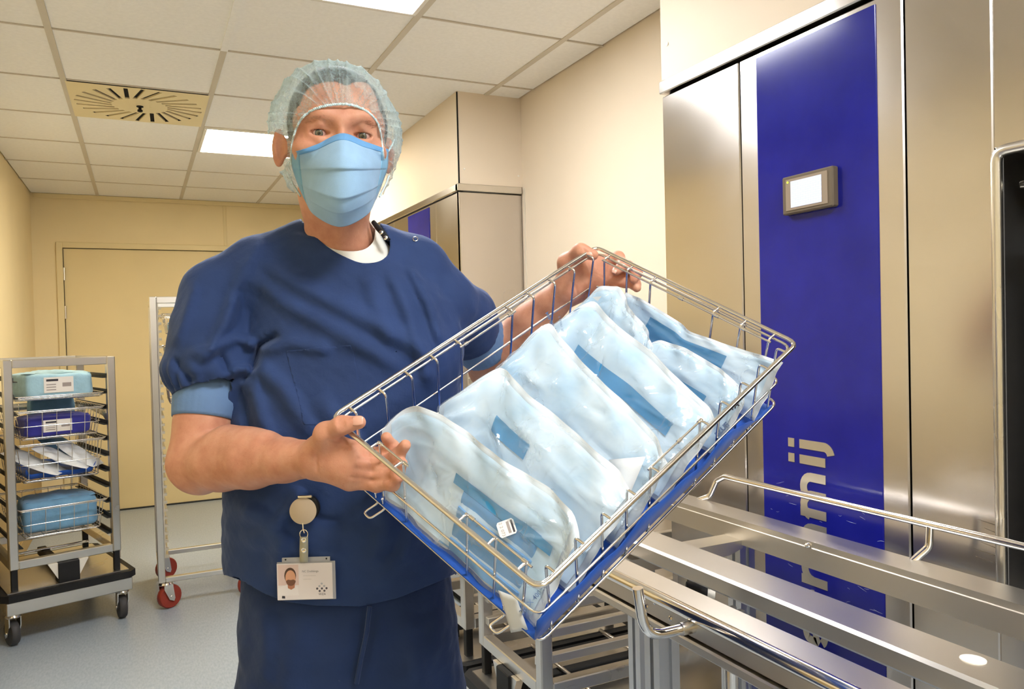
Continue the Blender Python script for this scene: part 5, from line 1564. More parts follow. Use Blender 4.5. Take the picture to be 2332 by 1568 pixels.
FOLDS = [([(575, 575), (640, 625), (760, 690), (900, 760), (1010, 830)], 26, 0.008), ([(560, 615), (650, 690), (780, 760), (930, 850)], 24, 0.007),
    ([(590, 800), (660, 780), (760, 800)], 20, 0.006), ([(575, 820), (640, 880), (720, 1000)], 26, 0.008), ([(565, 860), (600, 960), (640, 1060)], 22, 0.007),
    ([(880, 600), (920, 690), (960, 800), (985, 900)], 20, 0.007), ([(925, 590), (975, 690), (1010, 800)], 16, 0.006), ([(835, 610), (860, 700), (900, 800)], 26, 0.005),
    ([(600, 545), (560, 610), (520, 690), (500, 760)], 18, 0.006), ([(450, 640), (425, 720), (400, 790)], 16, 0.006), ([(540, 660), (520, 730), (480, 790), (420, 812)], 18, 0.009),
    ([(590, 790), (540, 770), (490, 790), (450, 830)], 14, 0.008), ([(575, 840), (540, 840), (505, 862)], 12, 0.008), ([(400, 815), (420, 850), (450, 868)], 12, -0.007), ([(500, 800), (520, 850), (515, 880)], 12, -0.008),
    ([(640, 760), (590, 790), (575, 850)], 12, -0.010), ([(560, 880), (570, 980), (560, 1080)], 16, -0.006),
    ([(530, 1150), (600, 1180), (640, 1230), (630, 1330)], 26, 0.009), ([(545, 1220), (640, 1240), (800, 1270)], 24, 0.006), ([(690, 1110), (660, 1160), (620, 1200)], 18, 0.008),
    ([(700, 1120), (720, 1180), (790, 1190)], 14, -0.005), ([(850, 1120), (880, 1200), (840, 1300)], 30, 0.006), ([(960, 1150), (920, 1260), (850, 1340)], 26, 0.006), ([(720, 900), (800, 1000), (860, 1060)], 30, 0.006),
    ([(900, 1000), (880, 1100), (800, 1180)], 26, 0.006)]
for pts, wd, am in FOLDS: S.disp.append(fold(pts, wd*0.8, am*1.35))
def gather(P):
    x, y = px_of(P); w_ = np.where(x < 590, np.clip((y-815)/60, 0, 1)*np.clip((900-y)/25, 0, 1), 0)
    a_ = np.arctan2(P[:, 2]-1.312, P[:, 0]-cp(478, 860, 1.312)[0])
    return 0.0035*w_*np.sin(17*a_+2*np.sin(3*a_))
S.disp.append(gather)
def cloth_noise(P): return 0.0020*snoise(P, 4, 22.0)+0.0010*snoise(P, 5, 60.0)
S.disp.append(cloth_noise)
V, Q = S.mesh(0.0040, 20, 0.03, lo=(-0.66, -0.56, 1.10), hi=(0.12, 0.27, 1.62))
T = quads_to_tris(Q)
x, y = px_of(V)
NECK = smooth_poly([(681, 470), (684, 497), (705, 524), (743, 560), (784, 584), (824, 599), (862, 596), (884, 578), (887, 548), (872, 520), (850, 498), (790, 470)])
g1 = np.maximum(poly_sd(x, y, NECK), (V[:, 2]-1.375)*1200)               # negative inside the neck hole
hem = np.interp(x, [480, 545, 600, 650, 720, 820, 900, 1000, 1060], [1300, 1316, 1348, 1368, 1377, 1379, 1362, 1322, 1292])
back = np.clip((V[:, 2]-1.36)/0.1, 0, 1)
g2 = (y-(hem+10*back))/1.0
# sleeve ends: planes across the upper arms
def plane_g(p, d): return ((V-p)@vnorm(d))*1300
aR = cp(464, 960, 1.292)-shR; aL = elL-shL
g3 = np.where(x < 585, plane_g(cp(480, 888, 1.312), aR+np.array([0.05, 0, 0])), -1e3)
torso_f = S.ops[0][1](V); g3 = np.where((torso_f < 0.013) | ((x < 585) & (y > 985)), np.minimum(g3, -1.0), g3)
g4 = np.where((x > 1010) & (V[:, 2] > 1.40), plane_g(cp(1085, 758, 1.49), aL), -1e3)
g = np.maximum.reduce([-g1, g2, g3, g4])
Vs, Ts = clip_tris(V, T, g)
top = fast_mesh('scrub_top', Vs, Ts, M['scrub'], man)
md = top.modifiers.new('thick', 'SOLIDIFY'); md.thickness = 0.0022; md.offset = -1
def patch(poly, off, name, mat, parent, depth_max=1.36, thick=0.0012):
    """a piece of cloth sewn on the front of the top"""
    xs_, ys_ = px_of(Vs)
    g_ = np.maximum(poly_sd(xs_, ys_, poly), (Vs[:, 2]-depth_max)*1500)
    Vp, Tp = clip_tris(Vs, Ts, g_)
    n_ = np.zeros_like(Vp); fn = np.cross(Vp[Tp[:, 1]]-Vp[Tp[:, 0]], Vp[Tp[:, 2]]-Vp[Tp[:, 0]])
    for k in range(3): np.add.at(n_, Tp[:, k], fn)
    n_ /= np.maximum(np.linalg.norm(n_, axis=1, keepdims=True), 1e-12)
    o = fast_mesh(name, Vp+n_*off, Tp, mat, parent)
    o.modifiers.new('thick', 'SOLIDIFY').thickness = thick
    return o
patch([(652, 797), (800, 784), (806, 800), (835, 975), (692, 966)], 0.0014, 'chest_pocket', M['scrub'], top)
# collar band along the neck opening
xs_, ys_ = px_of(Vs)
# --- cuffs
def cuff(p0, p1, r0, r1, name='knit_cuff', ell=1.0):
    ax = vnorm(p1-p0); ref = np.array([0, 0, 1.0]); e1 = vnorm(np.cross(ax, ref)); e2 = np.cross(ax, e1)
    P = []
    for i in range(97):
        a_ = 2*PI*i/96; row = []
        for j in range(12):
            f = j/11; rib = 0.0004*math.cos(32*a_)
            r_ = r0+(r1-r0)*f+0.003*math.sin(PI*f)+rib
            row.append(to_world(p0+(p1-p0)*f+e1*r_*math.cos(a_)+e2*r_*ell*math.sin(a_))-PERSON_O)
        P.append(row)
    o = grid_mesh(np.array(P)).build(name, M['cuff'], man, 80)
    o.modifiers.new('thick', 'SOLIDIFY').thickness = 0.002
    return o
cuff(cp(480, 868, 1.312), cp(466, 955, 1.293), 0.0535, 0.0515)
cuff(cp(1068, 738, 1.474), cp(1104, 797, 1.526), 0.0540, 0.0520)
# --- white tee at the neck
Tn = SDF()
Tn.chain([cp(778, 552, 1.334), cp(796, 660, 1.355)], [0.0640, 0.074], 0.02)
Tn.add(f_ell(cp(800, 650, 1.36), (0.12, 0.07, 0.080)), 0.04)
V, Q = Tn.mesh(0.004, 20, 0.02, lo=(-0.48, 0.02, 1.20), hi=(-0.15, 0.28, 1.47)); T = quads_to_tris(Q); x, y = px_of(V)
TEE = smooth_poly([(690, 470), (700, 520), (741, 557), (772, 570), (815, 572), (840, 561), (853, 538), (846, 500), (790, 460)])
Vt, Tt = clip_tris(V, T, np.maximum(-np.maximum(poly_sd(x, y, TEE), (V[:, 2]-1.36)*1200), y-660))
tee = fast_mesh('undershirt', Vt, Tt, M['tee'], man)
tee.modifiers.new('thick', 'SOLIDIFY').thickness = 0.003
# --- snap fasteners at the left shoulder
def disc(c, nrm, r, h_, mat, name, parent, ring=False):
    cw, nw = to_world(c)-PERSON_O, nrm[0]*RGT+nrm[1]*UPV+nrm[2]*FWD
    if ring:
        e1 = vnorm(np.cross(nw, (0, 0, 1))); e2 = np.cross(nw, e1)
        MB().tube([cw+r*(e1*math.cos(a)+e2*math.sin(a)) for a in np.linspace(0, 2*PI, 20, endpoint=False)], h_, 6, True).build(name, mat, parent, 60)
    else:
        MB().lathe(cw, nw, [(r, -0.002), (r, h_), (r*0.8, h_*1.3)], 20).build(name, mat, parent, 50)
# --- trousers, shoes
Pn = SDF()
Pn.add(f_loft([sec(1700, 800, 0.180, 1.36, 0.120), sec(1568, 806, 0.186, 1.355, 0.128), sec(1420, 796, 0.186, 1.355, 0.130), sec(1310, 790, 0.178, 1.36, 0.122), sec(1240, 790, 0.170, 1.36, 0.115)], 2.3), 0.02)
down = np.array([0, 0, -1.0]); dcam = np.array([down@RGT, down@UPV, down@FWD])
hipR, hipL = cp(690, 1600, 1.36), cp(905, 1600, 1.37)
def drop(p, z):   # continue straight down to height z
    zz = to_world(p)[2]; return p+dcam*(zz-z)
for q in (hipR, hipL):
    Pn.chain([q, drop(q, 0.45), drop(q, 0.10)], [0.100, 0.082, 0.072], 0.05)
for pts, wd, am in (([(830, 1385), (815, 1480), (790, 1568)], 16, -0.006), ([(870, 1385), (850, 1500), (830, 1560)], 10, 0.005), ([(700, 1400), (660, 1500), (650, 1600)], 30, 0.006), ([(930, 1390), (940, 1500), (960, 1600)], 26, 0.006), ([(600, 1370), (610, 1480), (600, 1568)], 20, 0.006), ([(1010, 1380), (980, 1480), (900, 1568)], 24, 0.006)):
    Pn.disp.append(fold(pts, wd, am))
Pn.disp.append(cloth_noise)
V, Q = Pn.mesh(0.0055, 20, 0.03, lo=(-0.60, -1.42, 1.14), hi=(0.14, -0.30, 1.62)); T = quads_to_tris(Q)
Wz = to_world(V)[:, 2]; x, y = px_of(V)
Vp, Tp = clip_tris(V, T, np.maximum(0.075-Wz, (1262-y)*0.001))
pants = fast_mesh('trousers', Vp, Tp, M['scrub_pants'], man)
pants.modifiers.new('thick', 'SOLIDIFY').thickness = 0.002
# drawstring ends
for pts in ([(842, 1380, 1.215), (835, 1440, 1.214), (822, 1500, 1.213), (812, 1556, 1.213)],):
    MB(PERSON_O).tube([to_world(cp(*p)) for p in pts], [0.004]*4, 6).build('drawstring', M['scrub_pants'], pants, 60)
for q in (hipR, hipL):
    f0 = to_world(drop(q, 0.0)); fw = -vnorm(np.array([FWD[0], FWD[1], 0])); sd = np.cross(fw, (0, 0, 1))
    P = []
    for i in range(13):
        u = i/12; row = []
        wdt = 0.042+0.014*math.sin(PI*min(1, u*1.1))-0.016*(u > 0.85)*(u-0.85)/0.15; ht = 0.095-0.055*min(1, u*1.6)
        for j in range(13):
            a_ = PI*j/12
            row.append(f0+fw*(-0.09+0.27*u)+sd*wdt*math.cos(a_)+np.array([0, 0, ht*math.sin(a_)**0.7])-PERSON_O)
        P.append(row)
    grid_mesh(np.array(P)).build('shoe', M['black'], man, 60).modifiers.new('thick', 'SOLIDIFY').thickness = 0.004
# ------------------------------------------------------------------ hair, cap, mask
def head_depth(px, py, lo_=1.06, hi_=1.40, n_=140):
    """depth of the face surface along a line of sight"""
    ds = np.linspace(lo_, hi_, n_); P = np.array([cp(px, py, q) for q in ds]); v = B.eval(P)
    i = int(np.argmax(v < 0)); return ds[i] if (v < 0).any() else hi_
# hair: a thin shell over the scalp
t = NT('short_hair'); v = t.coords(scale=(1, 1, 0.25))
t.l(t.ramp(t.noise(v, 900.0, 3.0, 0.7), [(0.3, srgb(12, 10, 9)), (0.6, srgb(40, 34, 30)), (0.8, srgb(80, 72, 64))]), t.b.inputs['Base Color'])
t.set(Roughness=0.55); t.bump(t.noise(v, 900.0, 3.0, 0.7), 0.8, 0.002)
M['hair'] = t.m
HS = SDF()
HS.add(hell((0, -0.020, 0.030), (0.0785, 0.102, 0.088)), 0.01); HS.add(hell((0, 0.010, 0.010), (0.0740, 0.080, 0.068)), 0.02); HS.add(hell((0, -0.040, -0.030), (0.064, 0.066, 0.06)), 0.03)
lo_, hi_ = H0-0.15, H0+0.15
V, Q = HS.mesh(0.0035, 20, 0.012, lo=lo_, hi=hi_); T = quads_to_tris(Q); x, y = px_of(V)
FACE = smooth_poly([(640, 430), (664, 330), (676, 275), (686, 225), (705, 197), (735, 186), (765, 184), (788, 193), (812, 185), (842, 190), (860, 225), (870, 290), (876, 340), (890, 430), (770, 470)])
loc = (V-H0)@HR
gh = np.maximum.reduce([-np.maximum(poly_sd(x, y, FACE), (V[:, 2]-H0[2]+0.02)*1200), (-0.070-loc[:, 2])*1000, np.where((np.abs(loc[:, 0]) > 0.055) & (loc[:, 1] > -0.04), (-0.012-loc[:, 2])*1000, -1e3)])
Vh, Th = clip_tris(V, T, gh)
fast_mesh('hair', Vh, Th, M['hair'], man)
# bouffant cap
t = NT('pale_green_nonwoven_cap'); v = t.coords()
t.set(Base_Color=(0.60, 0.76, 0.78), Roughness=0.7, Specular_IOR_Level=0.3)
fib = t.noise(v, 500.0, 3.0, 0.7); pl = t.noise(t.coords(scale=(1, 1, 0.35)), 60.0, 3.0, 0.6)
t.bump(t.math('ADD', t.math('MULTIPLY', fib, 0.3), pl), 0.6, 0.004)
tl = t.n('ShaderNodeBsdfTranslucent'); tl.inputs[0].default_value = (0.62, 0.82, 0.85, 1)
m1_ = t.n('ShaderNodeMixShader'); m1_.inputs[0].default_value = 0.45; t.l(t.b.outputs[0], m1_.inputs[1]); t.l(tl.outputs[0], m1_.inputs[2])
tr = t.n('ShaderNodeBsdfTransparent'); m2_ = t.n('ShaderNodeMixShader')
fw = t.n('ShaderNodeLayerWeight'); fw.inputs['Blend'].default_value = 0.5
op = t.math('ADD', t.mrange(pl, 0.38, 0.62, 0.16, 0.46), t.mrange(fw.outputs['Facing'], 0.3, 1.0, 0.0, 0.40))
op = t.math('ADD', op, t.mrange(fib, 0.3, 0.7, -0.10, 0.10))
t.l(op, m2_.inputs[0]); t.l(tr.outputs[0], m2_.inputs[1]); t.l(m1_.outputs[0], m2_.inputs[2]); t.l(m2_.outputs[0], t.out.inputs['Surface'])
M['cap'] = t.m
C = SDF()
C.add(hell((-0.004, -0.022, 0.040), (0.0930, 0.112, 0.0845)), 0.02)
C.add(hell((-0.002, 0.004, 0.012), (0.0830, 0.080, 0.095)), 0.03)
for s in (-1, 1):
    C.add(hell((s*0.079, -0.026, 0.008), (0.025, 0.052, 0.048)), 0.03)
    C.add(hell((s*0.0685, -0.010, -0.048), (0.019, 0.032, 0.028)), 0.02)
    C.add(hell((s*0.066, 0.010, -0.075), (0.012, 0.016, 0.014)), 0.012)
C.add(hell((0, -0.050, -0.035), (0.078, 0.070, 0.055)), 0.03)
def pleats(P):
    q = (P-H0)@HR; ph = np.arctan2(q[:, 0], q[:, 2]-0.010)
    r_ = np.clip((q[:, 1]+0.10)/0.18, 0, 1)
    a_ = np.abs(np.sin(15*ph+1.3*np.sin(4*ph+20*q[:, 1])+0.8*np.sin(9*ph)))
    b_ = np.abs(np.sin(27*ph+2.0*np.sin(6*ph+14*q[:, 1])+1.0))
    side = np.clip((np.abs(q[:, 0])-0.05)/0.03, 0, 1)*np.clip((0.05-q[:, 2])/0.05, 0, 1)
    crump = snoise(P, 31, 90.0)*0.0030*side+snoise(P, 33, 45.0)*0.0022
    return 0.0036*r_*((1-a_)**3)*1.6+0.0018*r_*(1-b_)**3-0.0012*r_+crump
C.disp.append(pleats)
V, Q = C.mesh(0.0019, 20, 0.014, lo=H0-0.16, hi=H0+0.16); T = quads_to_tris(Q); x, y = px_of(V)
CAPO = smooth_poly([(690, 480), (672, 440), (664, 395), (663, 355), (667, 318), (677, 288), (692, 265), (716, 249), (747, 240), (780, 237), (808, 241), (835, 253), (855, 272), (865, 294), (870, 325), (874, 360), (879, 400), (872, 440), (850, 480)])
EARO = smooth_poly([(612, 305), (640, 306), (652, 318), (655, 345), (650, 380), (636, 390), (612, 388)])
front = (V[:, 2]-(H0[2]+0.025))*1200
loc = (V-H0)@HR
go = np.minimum(np.maximum(poly_sd(x, y, CAPO), front), np.maximum(poly_sd(x, y, EARO), front-20))
gc = np.maximum.reduce([-go, (-0.093-loc[:, 2]-0.25*loc[:, 1])*1000])
Vc, Tc = clip_tris(V, T, gc)
cap = fast_mesh('bouffant_cap', Vc, Tc, M['cap'], man)
# ruffled elastic along the face edge
M['elastic'] = paint('cap_elastic', srgb(206, 228, 232), 0.7, 0.05, 50, 0.3)
edge_px = CAPO[[i for i in range(len(CAPO)) if CAPO[i][1] < 380]]
ed = sorted(range(len(edge_px)), key=lambda i: math.atan2(edge_px[i][0]-770, 330-edge_px[i][1]))
edge_px = edge_px[ed]
pts = []
xc, yc = px_of(Vc)
for i in range(len(edge_px)-1):
    for f in (0, 0.25, 0.5, 0.75):
        ex_, ey_ = edge_px[i]*(1-f)+edge_px[i+1]*f
        m_ = (np.hypot(xc-ex_, yc-ey_) < 7) & (Vc[:, 2] < H0[2]+0.03)
        dd = min(Vc[m_, 2].min() if m_.any() else 9, head_depth(ex_, ey_)-0.0015)
        pts.append(cp(ex_, ey_, dd))
pts = np.array(pts)
for _ in range(3): pts[1:-1] = (pts[:-2]+2*pts[1:-1]+pts[2:])/4
zig = [to_world(p+np.array([0.0, 0.0013*math.sin(i*1.9), -0.0005+0.0007*math.cos(i*1.9)]))-PERSON_O for i, p in enumerate(pts)]
MB().tube(zig, 0.0015, 6).build('elastic_edge', M['elastic'], cap, 80)

# face mask
def mask_material(name, c0):
    t = NT(name); v = t.coords()
    t.l(t.ramp(t.noise(v, 40.0, 3.0), [(0.3, scaled(c0, 0.95)), (0.7, scaled(c0, 1.05))]), t.b.inputs['Base Color'])
    t.set(Roughness=0.75, Specular_IOR_Level=0.25, Sheen_Weight=0.1)
    h_ = t.math('ADD', t.noise(v, 1400.0, 1.0), t.math('MULTIPLY', t.noise(v, 90.0, 3.0), 0.8))
    t.bump(h_, 0.25, 0.0015)
    return t.m
M['mask'] = mask_material('blue_mask_fabric', srgb(152, 188, 220)); M['mask_band'] = mask_material('blue_mask_band', srgb(104, 160, 212)); M['mask_side'] = mask_material('blue_mask_side', srgb(126, 178, 212))
ROWS = [(0.0, [(664, 349), (722, 329), (779, 304), (832, 323), (885, 341)], [1.236, 1.182, 1.158, 1.182, 1.240]),
        (0.13, [(665, 362), (722, 347), (779, 327), (832, 343), (884, 355)], [1.236, 1.170, 1.143, 1.170, 1.240]),
        (0.33, [(667, 384), (724, 384), (780, 383), (833, 384), (882, 383)], [1.236, 1.156, 1.127, 1.156, 1.240]),
        (0.66, [(679, 420), (717, 442), (775, 461), (834, 443), (869, 421)], [1.236, 1.166, 1.140, 1.166, 1.240]),
        (1.0, [(692, 450), (716, 489), (775, 516), (834, 490), (857, 452)], [1.238, 1.196, 1.176, 1.198, 1.240])]
NS_, NT_ = 64, 96
sr = np.linspace(-1, 1, NS_)
cur = []
for t0, pp, dd in ROWS:
    C5 = catmull([np.array([p[0], p[1], d]) for p, d in zip(pp, dd)], 16)
    cur.append(C5[np.round(np.linspace(0, len(C5)-1, NS_)).astype(int)])
ts = [r[0] for r in ROWS]
def mask_pt(si, t):
    """catmull through the rows for column index si"""
    k = max(0, min(len(ts)-2, int(np.searchsorted(ts, t, 'right'))-1)); f = (t-ts[k])/(ts[k+1]-ts[k])
    p1_, p2_ = cur[k][si], cur[k+1][si]; p0_ = cur[k-1][si] if k else 2*p1_-p2_; p3_ = cur[k+2][si] if k+2 < len(ts) else 2*p2_-p1_
    q = 0.5*((2*p1_)+(-p0_+p2_)*f+(2*p0_-5*p1_+4*p2_-p3_)*f*f+(-p0_+3*p1_-3*p2_+p3_)*f**3)
    s = sr[si]; e = 1-abs(s)**6
    dz = 0.0
    for tp, am in ((0.335, 0.0042), (0.62, 0.0050), (0.80, 0.0026)):
        w_ = (tp-t)/0.20
        if 0 <= w_ <= 1: dz -= am*(1-w_)**1.2*(0.35+0.65*e)
        elif -0.05 < w_ < 0: dz -= am*(1+w_/0.05)*(0.35+0.65*e)*0.9
    dz += 0.0016*math.sin(5*s+7*t)*e-0.0022*math.exp(-((s+0.55)/0.18)**2-((t-0.70)/0.12)**2)+0.0030*math.exp(-((abs(s)-0.82)/0.07)**2-((t-0.72)/0.10)**2)
    dz -= 0.0030*math.exp(-(s/0.10)**2)*max(0, 1-t/0.4)
    return cp(q[0], q[1], q[2]+dz)
MP = np.array([[mask_pt(i, t) for t in np.linspace(0, 1, NT_)] for i in range(NS_)])
# keep the mask in front of the face: line-of-sight depth of the skin on a coarse grid
gi, gj = np.linspace(0, NS_-1, 17).astype(int), np.linspace(0, NT_-1, 15).astype(int)
mpx, mpy = px_of(MP)
HDp = np.array([[head_depth(mpx[a, b], mpy[a, b]) for b in gj] for a in gi])
tmp_ = np.array([np.interp(np.arange(NS_), gi, HDp[:, k]) for k in range(len(gj))]).T
HDf = np.array([np.interp(np.arange(NT_), gj, tmp_[k]) for k in range(NS_)])
lift = np.maximum(0, MP[..., 2]-(HDf-0.0045))
for _ in range(6):
    l2 = lift.copy(); l2[1:-1, 1:-1] = (lift[1:-1, 1:-1]*2+lift[:-2, 1:-1]+lift[2:, 1:-1]+lift[1:-1, :-2]+lift[1:-1, 2:])/6; lift = np.maximum(l2, lift*0.97)
nd = MP[..., 2]-lift
MP = np.stack([(mpx-1166.0)*nd/F_PX, (784.0-mpy)*nd/F_PX, nd], -1)
def mask_grid(i0, i1, j0, j1, off, name, mat, parent):
    P = MP[i0:i1, j0:j1]; dn = np.array([0, 0, -off])
    o = grid_mesh(to_world(P+dn)-PERSON_O).build(name, mat, parent, 80)
    md = o.modifiers.new('thick', 'SOLIDIFY'); md.thickness = 0.0011; md.offset = 0
    return o
mask = mask_grid(0, NS_, 0, NT_, 0.0, 'face_mask', M['mask'], man)
mask_grid(0, NS_, 0, 10, 0.0008, 'nose_band', M['mask_band'], mask)
mask_grid(0, 6, 6, NT_, 0.0009, 'side_band', M['mask_side'], mask); mask_grid(NS_-6, NS_, 6, NT_, 0.0009, 'side_band', M['mask_side'], mask)
for s, pts in ((-1, [(666, 352, 1.236), (655, 342, 1.245), (645, 322, 1.262), (640, 306, 1.275)]), (-1, [(684, 446, 1.24), (668, 420, 1.255), (654, 392, 1.27)]), (1, [(884, 345, 1.24), (893, 330, 1.255), (898, 318, 1.27)]), (1, [(864, 448, 1.242), (876, 425, 1.255), (886, 400, 1.268)])):
    MB(PERSON_O).tube([to_world(q) for q in catmull([cp(*p) for p in pts], 6)], 0.0016, 6).build('ear_loop', M['elastic'], mask, 80)
# snap fasteners on the left shoulder of the top
def shirt_depth(px, py):
    xs2, ys2 = px_of(Vs); m_ = (np.hypot(xs2-px, ys2-py) < 9)
    return Vs[m_, 2].min() if m_.any() else 1.3
dS = shirt_depth(946, 544)
disc(cp(946, 544, dS-0.001), np.array([0.25, 0.35, -0.9]), 0.0042, 0.0008, M['chrome'], 'snap_ring', top, True)
MB(PERSON_O).tube([to_world(cp(*p)) for p in ((850, 505, 1.300), (862, 520, 1.292), (874, 534, 1.286), (886, 546, 1.282))], [0.004, 0.005, 0.0045, 0.003], 8).build('snap_tape', M['black'], top, 60)
for q in ((868, 529, 1.2835), (878, 541, 1.2795)):
    disc(cp(*q), np.array([0.1, 0.2, -1.0]), 0.0035, 0.001, M['wire'], 'snap', top)

# ------------------------------------------------------------------ badge reel and card clipped to the top
dC = min(shirt_depth(x_, y_) for x_ in (640, 695, 750) for y_ in (1290, 1325, 1355))-0.004
dR = min(shirt_depth(x_, y_) for x_ in (665, 690, 715) for y_ in (1135, 1163, 1190))-0.011
cw = at(695, 1322, dC)
tilt = rad(1.6)
ex = RGT*math.cos(tilt)+UPV*math.sin(tilt); ez = -FWD; ey = np.cross(ez, ex)
bd = thing('id_badge', tuple(cw), 0, 'identity card on a silver pull reel hanging from the scrub top', 'badge')
bd.matrix_world = Matrix(((ex[0], ey[0], ez[0], cw[0]), (ex[1], ey[1], ez[1], cw[1]), (ex[2], ey[2], ez[2], cw[2]), (0, 0, 0, 1)))
RB = np.stack([ex, ey, ez], 1)
def bl(px, py, d): return (at(px, py, d)-cw)@RB
c_ = bl(690, 1163, dR)
MB().lathe(c_+np.array([0.004, 0.003, -0.012]), (0.05, 0.04, 1), [(0.019, 0), (0.0205, 0.002), (0.0205, 0.009), (0.019, 0.011)], 32).build('reel_housing', M['black'], bd, 50)
MB().lathe(c_, (0.05, 0.02, 1), [(0.0205, -0.002), (0.0208, 0), (0.0200, 0.0008)], 40).build('reel_face', paint('reel_satin_face', srgb(206, 186, 158), 0.35, 0.02, 40), bd, 50)
q0 = bl(695, 1131, dR)
MB().box(q0+np.array([-0.011, -0.001, -0.006]), q0+np.array([0.011, 0.003, 0.003]), 0.0008).build('belt_clip', M['chrome'], bd)
q0 = bl(690, 1190, dR); q1 = bl(691, 1213, dR-0.002)
MB().tube(fillet([q0, q0*0.4+q1*0.6, q1+np.array([0.002, 0, 0.001])], 0.003), 0.0013, 8).build('swivel_hook', M['chrome'], bd, 60)
q1 = bl(692, 1216, dR-0.002)
MB().tube([q1+np.array([0.0062*math.cos(a), 0.0072*math.sin(a), 0.0]) for a in np.linspace(0, 2*PI, 24, endpoint=False)], 0.0010, 8, True).build('split_ring', M['chrome'], bd, 60)
# strap
sa_, sb_ = bl(692, 1222, dR-0.003), bl(692, 1280, dC-0.004)
P = []
for i in range(12):
    f = i/11; c0 = sa_*(1-f)+sb_*f; hwid = 0.0062+0.0006*math.sin(PI*f)
    P.append([c0+np.array([-hwid, 0, 0.0]), c0+np.array([0, 0, 0.0008]), c0+np.array([hwid, 0, 0.0])])
t = NT('clear_strap_vinyl'); t.set(Base_Color=srgb(176, 172, 150), Roughness=0.3); M['strap'] = t.m
sp_ = grid_mesh(np.array(P)).build('strap', M['strap'], bd, 60); sp_.modifiers.new('thick', 'SOLIDIFY').thickness = 0.0012
for f in (0.12, 0.52):
    c0 = sa_*(1-f)+sb_*f
    MB().lathe(c0+np.array([0, 0, 0.0008]), (0, 0, 1), [(0.0040, 0), (0.0040, 0.0009), (0.0030, 0.0014), (0.0015, 0.0006)], 20).build('rivet', M['chrome'], sp_, 50)
# holder and card
t = NT('clear_holder'); t.set(Base_Color=(0.75, 0.75, 0.78), Roughness=0.15)
tr = t.n('ShaderNodeBsdfTransparent'); mx = t.n('ShaderNodeMixShader'); mx.inputs[0].default_value = 0.45; t.l(tr.outputs[0], mx.inputs[1]); t.l(t.b.outputs[0], mx.inputs[2]); t.l(mx.outputs[0], t.out.inputs['Surface'])
M['holder'] = t.m
hol = MB().box((-0.0440, -0.0300, -0.0022), (0.0475, 0.0300, -0.0006), 0.0006).box((-0.036, 0.0300, -0.0020), (0.040, 0.0370, -0.0008), 0.0005).build('card_holder', M['holder'], bd)
for x_ in (-0.030, 0.034):
    MB().lathe((x_, 0.0338, -0.0008), (0, 0, 1), [(0.0014, 0), (0.0014, 0.0004)], 12).build('holder_hole', M['black'], hol)
card = MB().box((-0.0440, -0.0290, -0.0005), (0.0430, 0.0278, 0.0004), 0.0004).build('card', paint('card_white', srgb(236, 228, 228), 0.35, 0.01, 20), bd)
def flat(name, pts, mat, z=0.0006):
    n_ = len(pts); mb = MB(); mb.add([(p[0], p[1], z) for p in pts]+[(p[0], p[1], z-0.0002) for p in pts], [tuple(range(n_))]+[(i, (i+1) % n_, n_+(i+1) % n_, n_+i) for i in range(n_)])
    return mb.build(name, mat, card)
def oval(cx, cy, a, b_, n_=20, a0=0, a1=360): return [(cx+a*math.cos(rad(a0+(a1-a0)*i/n_)), cy+b_*math.sin(rad(a0+(a1-a0)*i/n_))) for i in range(n_ if a1-a0 == 360 else n_+1)]
flat('portrait_ground', [(-0.0420, -0.0060), (-0.0100, -0.0060), (-0.0100, 0.0260), (-0.0420, 0.0260)], paint('portrait_pink', srgb(226, 202, 196), 0.4, 0.03))
flat('portrait_shirt', [(-0.0420, -0.0220), (-0.0100, -0.0220), (-0.0110, -0.0090), (-0.0170, -0.0060), (-0.0290, -0.0050), (-0.0370, -0.0080), (-0.0420, -0.0100)], paint('portrait_white', srgb(240, 234, 234), 0.4, 0.01), 0.0007)
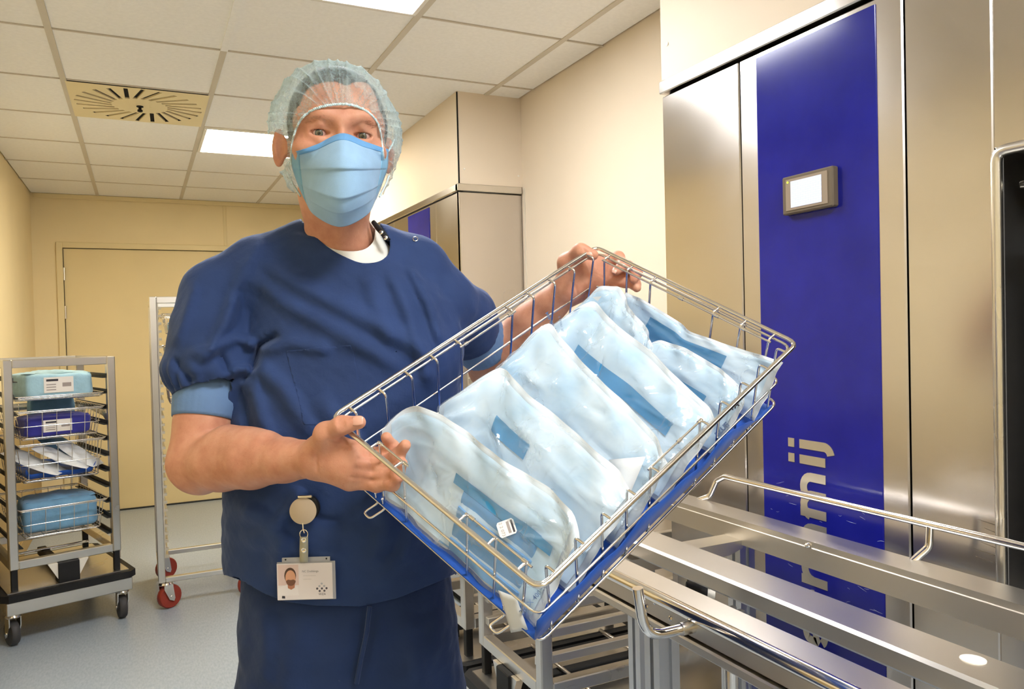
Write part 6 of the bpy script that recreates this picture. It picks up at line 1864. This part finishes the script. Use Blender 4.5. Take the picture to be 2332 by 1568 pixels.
flat('portrait_neck', [(-0.0270, -0.0105), (-0.0220, -0.0130), (-0.0165, -0.0100), (-0.0160, -0.0020), (-0.0275, -0.0020)], paint('portrait_skin_dark', srgb(190, 130, 104), 0.4, 0.03), 0.0008)
flat('portrait_hair', oval(-0.0230, 0.0090, 0.0092, 0.0125), paint('portrait_hair_brown', srgb(92, 70, 60), 0.4, 0.05), 0.0009)
flat('portrait_face', oval(-0.0226, 0.0058, 0.0080, 0.0118), paint('portrait_skin', srgb(226, 170, 138), 0.4, 0.03), 0.0010)
flat('portrait_beard', oval(-0.0222, 0.0010, 0.0076, 0.0078, 16, 180, 360)+[(-0.0180, 0.0030), (-0.0222, 0.0022), (-0.0264, 0.0030)], paint('portrait_beard_brown', srgb(126, 90, 74), 0.4, 0.05), 0.0011)
flat('chip_mark', [(-0.0370, -0.0262), (-0.0318, -0.0266), (-0.0320, -0.0228), (-0.0366, -0.0224)], M['ink'])
pale, dark = paint('logo_pale', srgb(186, 186, 194), 0.4), paint('logo_dark', srgb(92, 88, 98), 0.4)
for x_, y_, mt in ((0.0258, -0.0048, pale), (0.0222, -0.0086, pale), (0.0296, -0.0086, pale), (0.0186, -0.0124, dark), (0.0260, -0.0124, dark), (0.0332, -0.0122, dark), (0.0224, -0.0162, dark), (0.0298, -0.0160, dark)):
    flat('logo_dot', oval(x_, y_, 0.0017, 0.0017, 14), mt)
def card_text(body, size, x_, y_, mat, bold=0.0):
    o = link_mesh('card_print', text_mesh(body, size, mat, 'card_print', bold), None, card); o.location = (x_, y_, 0.0008)
card_text('WZA', 0.0048, 0.0262, -0.0212, dark); card_text('NC Dobbinga', 0.0046, 0.0085, 0.0150, paint('card_grey_ink', srgb(150, 146, 150), 0.4))
for y_, w_ in ((0.0075, 0.020), (0.0020, 0.013)):
    flat('faint_line', [(-0.003, y_), (-0.003+w_, y_), (-0.003+w_, y_+0.0012), (-0.003, y_+0.0012)], paint('card_faint_ink', srgb(222, 214, 214), 0.4))
